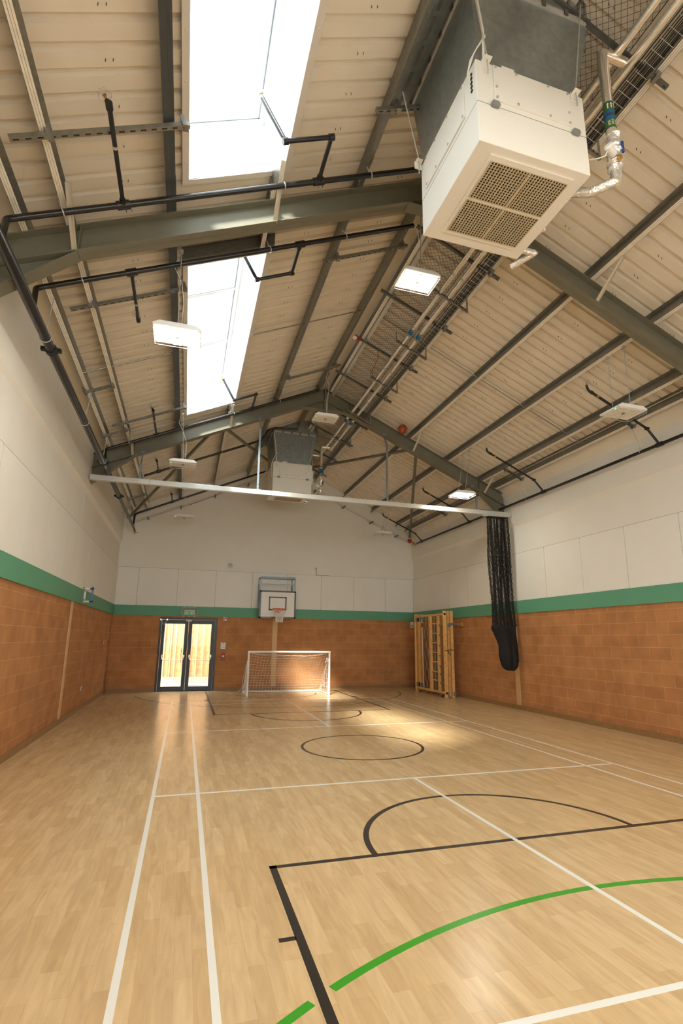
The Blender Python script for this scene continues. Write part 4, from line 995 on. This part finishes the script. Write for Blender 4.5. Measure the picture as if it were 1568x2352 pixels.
# ------------------------------------------------------------------ basketball goal on the back wall
def bgoal():
    xa,xb,za,zb,y=-.54,.67,2.33,3.235,8.95
    t=thing('basketball_goal',((xa+xb)/2,YB,2.3),'wall-mounted basketball backboard with orange ring on the far wall','basketball goal')
    b=MB().box(xa,xb,y,y+.022,za,zb).build('backboard','board_white',t)
    k=MB()
    def rect(x0,x1,z0,z1,w): k.box(x0,x1,y-.0015,y,z0,z0+w).box(x0,x1,y-.0015,y,z1-w,z1).box(x0,x0+w,y-.0015,y,z0,z1).box(x1-w,x1,y-.0015,y,z0,z1)
    rect(xa-.006,xb+.006,za-.006,zb+.006,.052); rect(-.235,.36,2.585,3.04,.045); k.build('board_marking','line_black',b)
    cx=.065
    r=MB(); cy=y-.40; r.tube([(cx+.228*math.cos(a),cy+.228*math.sin(a),2.615) for a in [2*PI*i/28 for i in range(28)]],.011,8,closed=True)
    r.box(cx-.10,cx+.10,y-.012,y,2.50,2.66).box(cx-.07,cx+.07,y-.19,y-.01,2.600,2.612)
    for s in (-1,1): r.bar((cx+s*.05,y-.01,2.5),(cx+s*.05,cy+.2,2.605),.012,.012)
    for i in range(12): a=2*PI*i/12; r.tube([(cx+.235*math.cos(a),cy+.235*math.sin(a),2.605),(cx+.232*math.cos(a),cy+.232*math.sin(a),2.59)],.006,5)
    r.build('ring','orange_ring',t,smooth=True)
    n=MB(); rad=[.228,.20,.165,.13,.115,.112]; zz=[2.60,2.53,2.45,2.36,2.27,2.19]
    for s in (0,1):
        for i in range(12):
            pts=[]
            for j in range(6):
                a=2*PI*(i+.5*(j if s==0 else -j))/12; pts.append((cx+rad[j]*math.cos(a),cy+rad[j]*math.sin(a),zz[j]))
            n.tube(pts,.0065,5)
    n.build('net','net_white',t)
    f=MB()
    for x in (xa+.03,xb-.03):
        f.bar((x,y+.04,za+.05),(x,y+.04,3.70),.035,.035); f.bar((x,YB-.02,2.45),(x,YB-.02,3.72),.035,.035); f.bar((x,y+.04,3.68),(x,YB-.02,3.68),.03,.03); f.bar((x,y+.04,2.45),(x,YB-.02,2.45),.03,.03)
        f.bar((x,y+.04,2.5),(x,YB-.02,3.5),.022,.022)
    f.bar((xa+.03,y+.04,3.695),(xb-.03,y+.04,3.695),.042,.042); f.bar((xa+.03,y+.04,3.46),(xb-.03,y+.04,3.46),.028,.028); f.bar((xa+.03,YB-.02,3.70),(xb-.03,YB-.02,3.70),.035,.035); f.bar((xa+.03,YB-.02,2.45),(xb-.03,YB-.02,2.45),.035,.035)
    f.build('support_frame','blue_steel',t,bevel=.002)
bgoal()
# ------------------------------------------------------------------ football goal
def fgoal():
    xa,xb,y0,y1,h=-.975,1.505,7.56,8.75,1.275; r=.030
    t=thing('football_goal',((xa+xb)/2,y0,0),'small white football goal with net in front of the far wall','football goal')
    for x in (xa,xb): MB().tube([(x,y0,0.0),(x,y0,h)],r,14).build('post','white_paint',t,smooth=True)
    MB().tube([(xa-r,y0,h),(xb+r,y0,h)],r,14).build('crossbar','white_paint',t,smooth=True)
    MB().tube([(xa,y0,.025),(xa,y1,.025),(xb,y1,.025),(xb,y0,.025)],.024,10).build('ground_bar','white_paint',t,smooth=True)
    MB().tube([(xa,y1,.04),(xa,y0+.12,1.08)],.012,8).tube([(xb,y1,.04),(xb,y0+.12,1.08)],.012,8).build('stay_bar','white_paint',t,smooth=True)
    rnd=random.Random(3); n=MB(); nx,ny=25,14; rr=.0040
    def P(i,j):
        u=i/nx; v=j/ny
        x=xa+.02+(xb-xa-.04)*u+rnd.uniform(-.006,.006); 
        y=y0+.03+(y1-y0-.05)*(v**.9)+.10*math.sin(PI*u)*math.sin(PI*v)
        sag=.10*math.sin(PI*u)*(1-v)+.02*math.sin(u*9)*(1-v)
        z=(h-.03-sag)*(1-v)+.06*v-.02*math.sin(PI*v)*math.sin(PI*u)
        return (x,y+rnd.uniform(-.006,.006),z+rnd.uniform(-.006,.006))
    G=[[P(i,j) for j in range(ny+1)] for i in range(nx+1)]
    for i in range(nx+1): n.tube(G[i],rr,3,cap=False)
    for j in range(ny+1): n.tube([G[i][j] for i in range(nx+1)],rr,3,cap=False)
    for x in (xa,xb):
        for k in range(9):
            a=k/8
            p0=(x+rnd.uniform(-.03,.03),y0+(y1-y0)*a*.98,.03); top=(1-a)*1.16+.05
            n.tube([p0,(x+rnd.uniform(-.04,.04),y0+(y1-y0)*a*.95,top*.5),(x,y0+(y1-y0)*a*.93,top)],rr,3,cap=False)
            zz=.1+a*1.05; ye=y0+(y1-y0)*(1-zz/1.22); n.tube([(x,y0,zz),(x+rnd.uniform(-.03,.03),(y0+ye)/2,zz-.03),(x,max(ye,y0+.03),zz)],rr,3,cap=False)
    o=n.build('net','net_white',t)
    g=MB()
    g.tube([(xa,y0+.03,h-.02),(xa+.35,y0+.06,h-.07),(xb/2,y0+.09,h-.13),(xb-.4,y0+.05,h-.06),(xb,y0+.03,h-.02)],.005,5)
    g.tube([(xa-.02,y1,.05),(xa-.06,y1-.4,.4),(xa-.03,y0+.1,1.0)],.006,5); g.tube([(xb-.03,y0+.1,1.0),(xb-.05,y1-.5,.5),(xb-.0,y1,.05)],.006,5)
    g.tube([(xa+.02,y0+.25,.25),(xa+.2,y0+.9,.05),(xa+.7,y1-.2,.03),(0.2,y1-.25,.02),(xb-.6,y1-.2,.03),(xb-.2,y0+.9,.06),(xb-.05,y0+.3,.3)],.007,5)
    g.tube([(xa-.03,y1-.5,.3),(xa-.12,y1-.4,.12),(xa-.22,y1-.3,.015),(xa-.42,y1-.28,.012),(xa-.5,y1-.2,.012)],.006,5)
    g.tube([(xb-.08,y0+.04,1.12),(xb-.04,y0+.02,1.02),(xb-.12,y0+.05,.95),(xb-.08,y0+.03,1.1)],.008,5)
    g.build('net_cord','net_white',t,smooth=True)
fgoal()
# ------------------------------------------------------------------ folding climbing frame on the right wall
def climb():
    X=4.69
    t=thing('climbing_frame',(X+.2,7.15,0),'folded wooden gym climbing frame standing against the right wall by the far corner','climbing frame')
    ya,yb=8.20,6.08
    lay=[X-.015,X+.118,X+.225]
    for i,x in enumerate(lay):
        for y,nm in ((ya,'far'),(yb,'near')):
            if y==ya: y=ya-.05*0
            MB().box(x,x+(.112,.082,.09)[i],y-.05 if y==ya else y,y if y==ya else y+.06,.0 if i!=1 else .02,2.555-(.02 if y==ya else 0)).build('upright','pine' if i%2==0 else 'pine_dark',t,bevel=.006)
    # extra ladder uprights seen edge on in the far bay
    for i,(y,x) in enumerate(((8.12,X+.03),(7.98,X+.01),(7.83,X+.03))): MB().box(x,x+.05,y-.115,y,.16,2.40).build('ladder_stile','pine' if i%2 else 'pine_dark',t,bevel=.005)
    for z0,z1 in ((2.42,2.485),(.10,.165)): MB().box(X,X+.07,yb,ya,z0,z1).build('rail','pine',t,bevel=.005)
    for (a,b) in ((7.0,7.14),(6.47,6.575)): MB().box(X,X+.07,a,b,.165,2.42).build('divider','pine',t,bevel=.005)
    for (a,b) in ((7.18,7.26),(6.68,6.76),(6.25,6.33),(6.38,6.43),(6.86,6.93)): MB().box(X+.22,X+.28,a,b,.12,2.45).build('rear_stile','pine_dark',t,bevel=.005)
    for z in (2.181,1.878,1.585,1.294,1.004,.716,.455): MB().tube([(X+.035,6.575,z),(X+.035,7.0,z)],.021,10).build('wooden_rung','pine',t,smooth=True)
    for z in (2.123,1.823,1.514,1.207,.901,.662,.401): MB().tube([(X+.03,6.13,z),(X+.03,6.47,z)],.02,10).build('grey_rung','grey_metal',t,smooth=True)
    for z in (1.87,1.57,1.27,.70,.43): MB().box(X+.24,X+.28,7.26,7.70,z,z+.035).build('back_rung','pine_dark',t)
    MB().tube([(X+.12,6.92,.13),(X+.12,6.92,2.15)],.032,12).build('grey_pole','grey_metal',t,smooth=True)
    c=MB()
    for i in range(4):
        for z0,z1 in ((2.28,2.40),(.17,.30)): c.box(X+.01+i*.0,X+.03,8.15-i*.16,8.03-i*.16,z0,z1)
    c.build('end_cap','grey_metal',t)
    h=MB()
    for zc,hh,wd in ((1.85,.215,.125),(1.22,.215,.13),(.57,.205,.13)):
        h.tube([(X+.02,7.36+wd*math.cos(a),zc+hh*math.sin(a)) for a in [2*PI*i/24 for i in range(24)]],.014,7,closed=True)
    h.tube([(X+.02,7.36,2.40),(X+.02,7.36,2.065)],.010,6).tube([(X+.02,7.36,1.635),(X+.02,7.36,1.435)],.012,6).tube([(X+.02,7.36,1.005),(X+.02,7.36,.775)],.012,6).tube([(X+.02,7.36,.365),(X+.02,7.36,.2)],.016,6)
    h.build('hoop_ladder','grey_metal',t,smooth=True)
    rp=MB().tube([(X-.01,7.60,2.36),(X-.01,7.59,1.5),(X-.01,7.57,.9),(X-.01,7.56,.35),(X-.01,7.54,.2)],.012,7).build('rope','rope',t,smooth=True)
    MB().tube([(X-.01,7.595,2.22),(X-.01,7.595,2.08)],.018,8).build('rope_grip','black_rubber',rp)
    for y in (7.36,7.88,6.36):
        w=MB().lathe((X-.0,y,.035),(1,0,0),[(.035,0),(.035,.025)],14).build('castor','black_rubber',t); MB().box(X-.006,X+.03,y-.022,y+.022,.03,.11).build('castor_fork','chrome',w)
    kn=MB(); rnd=random.Random(9)
    for i in range(26):
        z=rnd.uniform(.3,2.4); k=rnd.choice((0,1,2)); kn.lathe((lay[k]+.02+rnd.uniform(0,.04),yb-.0008,z),(0,-1,0),[(.010,0),(.004,.0008)],8)
        y=rnd.choice((8.17,7.95,7.80,7.07,6.52)); kn.lathe((X-.0008 if y in(8.17,7.07,6.52) else X+.019,y+rnd.uniform(-.02,.02),rnd.uniform(.3,2.35)),(-1,0,0),[(.011,0),(.004,.0008)],8)
    kn.build('wood_knot','knot',t)
    MB().tube([(X-.012,yb-.01,1.355),(X+.12,yb-.014,1.38),(X+.25,yb-.014,1.385),(X+.318,yb-.01,1.38)],.010,6).tube([(X+.09,yb-.016,1.375),(X+.13,yb-.018,1.30),(X+.19,yb-.02,1.23)],.010,6).build('strap','black_rubber',t)
    MB().box(X+.14,XR-.06,yb-.03,yb-.012,2.13,2.19).box(X+.12,X+.19,yb-.05,yb-.01,2.07,2.15).build('hinge_arm','blue_steel',t,bevel=.003)
    MB().box(XR-.06,XR-.0,yb-.12,yb+.15,2.09,2.20).build('wall_block','pine_dark',t,bevel=.004)
    MB().box(X+.07,X+.10,yb-.03,yb-.001,.02,.16).box(X+.26,X+.33,yb-.03,yb-.001,.06,.16).box(X+.37,X+.385,yb-.03,yb-.001,.02,.18).build('floor_bolt','grey_metal',t)
climb()
# ------------------------------------------------------------------ signs and small wall fittings
def exit_sign():
    x0,x1,z0,z1=-2.905,-2.575,2.395,2.56; y=YB-.03
    t=thing('exit_sign',(-2.74,YB,2.36),'caged green and white fire exit sign above the glazed doors','sign')
    b=MB().box(x0,x1,y-.05,y,z0,z1).build('sign_box','sign_white',t,bevel=.006)
    MB().box(x0+.015,x1-.03,y-.053,y-.05,z0+.005,z0+.125).build('green_face','exit_green',b)
    p=MB(); yy=y-.0545; zc=z0+.06
    def q(pts): p.face([(a,yy,c) for a,c in pts])
    ax=x0+.235
    q([(ax-.012,zc-.05),(ax+.012,zc-.05),(ax+.012,zc+.005),(ax-.012,zc+.005)]); q([(ax-.045,zc-.01),(ax-.02,zc-.005),(ax,zc+.025),(ax,zc+.05)]); q([(ax+.045,zc-.01),(ax,zc+.05),(ax,zc+.025),(ax+.02,zc-.005)])
    bx=x0+.09
    q([(bx-.05,zc-.05),(bx-.036,zc-.05),(bx-.036,zc+.05),(bx-.05,zc+.05)]); q([(bx+.02,zc-.05),(bx+.034,zc-.05),(bx+.034,zc+.05),(bx+.02,zc+.05)]); q([(bx-.036,zc+.038),(bx+.02,zc+.038),(bx+.02,zc+.05),(bx-.036,zc+.05)])
    q([(bx-.012,zc+.015),(bx+.004,zc+.015),(bx+.004,zc+.03),(bx-.012,zc+.03)]); q([(bx-.02,zc-.012),(bx+.002,zc-.012),(bx+.006,zc+.012),(bx-.012,zc+.012)]); q([(bx-.018,zc-.012),(bx-.006,zc-.012),(bx-.026,zc-.045),(bx-.034,zc-.04)]); q([(bx-.006,zc-.012),(bx+.004,zc-.012),(bx+.014,zc-.03),(bx+.008,zc-.038)])
    q([(bx+.004,zc+.01),(bx+.018,zc-.004),(bx+.014,zc-.01),(bx,zc+.002)]); q([(bx-.014,zc+.01),(bx-.03,zc+.0),(bx-.027,zc-.006),(bx-.01,zc+.002)])
    p.build('pictogram','sign_white',b)
    g=MB(); a,c,d,e=-2.99,-2.495,2.365,2.63; yf=y-.095
    for yv,r in ((yf,.007),(y-.01,.007)): g.tube(bend([(a,yv,(d+e)/2),(a,yv,e),(c,yv,e),(c,yv,d),(a,yv,d),(a,yv,(d+e)/2)],.05),r,6)
    for i in range(1,16): x=a+(c-a)*i/16; g.tube([(x,y-.01,e),(x,yf,e-.004),(x,yf,d+.004),(x,y-.01,d)],.0022,4)
    for i in range(1,10): z=d+(e-d)*i/10; g.tube([(a,y-.01,z),(a+.004,yf,z),(c-.004,yf,z),(c,y-.01,z)],.0022,4)
    for x in (a+.08,(a+c)/2,c-.08):
        for z in (d-.012,e+.012): g.box(x-.022,x+.022,y-.012,y,z-.014,z+.014)
    g.build('wire_cage','galv_light',t)
exit_sign()
t=thing('fire_notice',(-1.60,YB,1.31),'white fire action notice on the block wall right of the glazed doors','sign')
b=MB().box(-1.676,-1.523,YB-.006,YB,1.31,1.52).build('notice_board','sign_white',t)
MB().lathe((-1.60,YB-.006,1.492),(0,-1,0),[(.014,0),(.014,.001)],12).build('round_mark','sign_dark',b)
MB().box(-1.655,-1.63,YB-.0075,YB-.006,1.432,1.462).build('red_mark','red',b)
MB().box(-1.655,-1.63,YB-.0075,YB-.006,1.385,1.405).box(-1.655,-1.63,YB-.0075,YB-.006,1.335,1.362).build('green_mark','exit_green',b)
l=MB()
for z in (1.455,1.440,1.402,1.388,1.358,1.342): l.box(-1.618,-1.54,YB-.0072,YB-.006,z-.003,z+.003)
l.build('text_line','grey_plastic',b)
t=thing('call_point',(-1.58,YB,.93),'red fire alarm call point on the wall below the white notice','call point')
b=MB().box(-1.632,-1.528,YB-.045,YB,1.03,1.19).build('case','red',t,bevel=.008)
MB().box(-1.612,-1.548,YB-.049,YB-.045,1.06,1.11).build('press_plate','sign_white',b)
MB().box(-1.594,-1.584,YB-.051,YB-.049,1.07,1.10).box(-1.576,-1.566,YB-.051,YB-.049,1.07,1.10).build('arrow_mark','sign_dark',b)
MB().box(-1.635,-1.525,YB-.03,YB,.94,1.028).build('backing_box','red',t,bevel=.006)
t=thing('call_point_sign',(-1.587,YB,2.24),'small red and white fire sign high on the wall just right of the door head','sign')
b=MB().box(-1.642,-1.532,YB-.006,YB,2.235,2.35).build('sign_plate','sign_white',t)
MB().box(-1.59,-1.540,YB-.0075,YB-.006,2.285,2.342).build('red_mark','red',b); MB().box(-1.634,-1.60,YB-.0075,YB-.006,2.25,2.33).build('symbol','red',b)
t=thing('sounder',(-1.52,YB,4.02),'round caged white sounder on the gable wall above the panels','sounder')
MB().lathe((-1.52,YB,4.09),(0,-1,0),[(.085,0),(.085,.02),(.06,.045),(.045,.05),(.04,.075),(.02,.08)],18).build('body','label_white',t,smooth=True)
g=MB()
for a in range(6): k=a*PI/6; g.tube([(-1.52+.11*math.cos(k)*math.cos(u),YB-.11*math.sin(u),4.09+.11*math.sin(k)*math.cos(u)) for u in [PI*i/10 for i in range(11)]],.003,4)
g.build('wire_cage','galv_light',t)
o=MB().tube([(1.50,YB-.01,4.17),(1.505,YB-.015,4.08),(1.51,YB-.015,3.90)],.009,6).tube([(1.50,YB-.015,4.1),(1.46,YB-.02,4.17)],.005,5).tube([(1.51,YB-.015,3.90),(2.0,YB-.015,3.895)],.005,5).build('loose_cable','black_rubber'); tag(o,'short dark loose cable on the gable wall right of the backboard','cable')
t=thing('keypad_panel',(5.21,YB,2.10),'small white keypad panel on the far wall beside the climbing frame','keypad')
b=MB().box(5.14,5.27,YB-.03,YB,2.10,2.33).build('case','sign_white',t,bevel=.005); MB().box(5.17,5.25,YB-.032,YB-.03,2.23,2.31).build('display','panel',b)
kk=MB()
for i in range(3):
    for j in range(4): kk.box(5.165+i*.03,5.187+i*.03,YB-.033,YB-.03,2.125+j*.024,2.142+j*.024)
kk.build('key','grey_plastic',b)
def wallplate(y,z,w,h,label,dbl):
    t=thing('wall_socket' if dbl else 'wall_switch',(XL,y,z-h/2),label,'socket' if dbl else 'switch')
    b=MB().box(XL,XL+.018,y-w/2,y+w/2,z-h/2,z+h/2).build('face_plate','chrome' if not dbl else 'galv_light',t,bevel=.003)
    k=MB()
    if dbl:
        for yy in (y-.036,y+.036): k.box(XL+.018,XL+.02,yy-.022,yy+.022,z-.03,z+.01)
    else: k.box(XL+.018,XL+.022,y-.012,y+.012,z-.02,z+.02)
    k.build('socket_hole' if dbl else 'rocker','sign_dark',b)
wallplate(5.42,.49,.15,.09,'double metal wall socket low on the left block wall',True)
wallplate(8.2,1.50,.10,.12,'metal wall switch on the left block wall near the far corner',False)
t=thing('wall_bracket',(XL,4.3,2.40),'blue bar on two white arms fixed over the green band of the left wall','bracket')
for z in (2.42,2.70): MB().tube([(XL+.03,4.28,z),(XL+.19,4.28,z)],.022,10).build('arm','label_white',t,smooth=True)
b=MB().box(XL+.185,XL+.215,4.25,4.33,2.37,2.75).build('blue_bar','device_blue',t,bevel=.004)
c=MB()
for z in (2.42,2.70):
    for s in (-.02,.02): c.lathe((XL+.2+s,4.249,z),(0,-1,0),[(.02,0),(.02,.03)],10)
c.build('end_stop','black_rubber',b)
MB().box(XL+.03,XL+.075,4.22,4.3,2.46,2.64).build('box','label_white',t,bevel=.008)
MB().box(XL+.03,XL+.04,4.2,4.36,2.39,2.73).tube([(XL+.05,4.2,2.66),(XL+.045,4.18,2.55),(XL+.05,4.2,2.45)],.005,5).build('back_plate','galv',t)
CAMV=[1180.16529, -0.293, 0.21104, 0.01033, -2.82408, -8.26442, 1.65723, 7.12374, 40.38321, 0.0]
# ------------------------------------------------------------------ light: sky through the skylights and doors, sun, lamps
wd=bpy.data.worlds.new('sky'); bpy.context.scene.world=wd; wd.use_nodes=True
bg=wd.node_tree.nodes['Background']; bg.inputs[0].default_value=(.90,.96,1.0,1); bg.inputs[1].default_value=4.5
def portal(loc,rotm,sx,sy):
    l=bpy.data.lights.new('portal','AREA'); l.shape='RECTANGLE'; l.size=sx; l.size_y=sy; l.cycles.is_portal=True
    o=bpy.data.objects.new('daylight_portal',l); C.objects.link(o); o.matrix_world=Matrix.Translation(loc)@rotm.to_4x4(); o['kind']='helper'
ZN=NL; Y_=Vector((0,1,0)); X_=Y_.cross(ZN).normalized()
RM=Matrix((X_,Y_,ZN)).transposed()
for y0,y1 in SK: portal(LP((SX0+SX1)/2,(y0+y1)/2,.70),RM,(SX1-SX0)/COS,y1-y0)
portal(Vector(((FW[0]+FW[1])/2,YF-TH-.02,(FW[2]+FW[3])/2)),Matrix.Rotation(PI/2,3,'X'),FW[1]-FW[0],FW[3]-FW[2])
portal(Vector(((DX0+DX1)/2,YB+TH+.02,DZ/2)),Matrix.Rotation(-PI/2,3,'X'),DX1-DX0,DZ)
sl=bpy.data.lights.new('sun','SUN'); sl.energy=7.5; sl.angle=math.radians(5); sl.color=(1,.95,.86)
so=bpy.data.objects.new('sun',sl); C.objects.link(so); so.location=(-8,-14,16)
so.rotation_euler=Vector((3.38,6.4,-5.75)).to_track_quat('-Z','Y').to_euler()
# ------------------------------------------------------------------ camera
f_px,yaw,pitch,roll=CAMV[0:4]
cam=bpy.data.cameras.new('camera'); co=bpy.data.objects.new('camera',cam); C.objects.link(co)
cam.sensor_fit='HORIZONTAL'; cam.sensor_width=36; cam.lens=f_px/1568*36
cam.shift_x=-CAMV[7]/1568; cam.shift_y=CAMV[8]/1568
cam.clip_start=.05; cam.clip_end=200
R=Matrix.Rotation(yaw,4,'Z')@Matrix.Rotation(PI/2+pitch,4,'X')@Matrix.Rotation(roll,4,'Z')
co.matrix_world=Matrix.Translation(Vector(CAMV[4:7]))@R
sc=bpy.context.scene; sc.camera=co
sc.view_settings.view_transform='Standard'; sc.view_settings.look='None'; sc.view_settings.exposure=0.92; sc.view_settings.gamma=1; sc.view_settings.use_curve_mapping=False
cy=sc.cycles; cy.max_bounces=7; cy.diffuse_bounces=6; cy.glossy_bounces=3; cy.transparent_max_bounces=8; cy.transmission_bounces=2; cy.adaptive_threshold=.025
cy.sample_clamp_indirect=8; cy.caustics_reflective=False; cy.caustics_refractive=False; cy.use_denoising=True
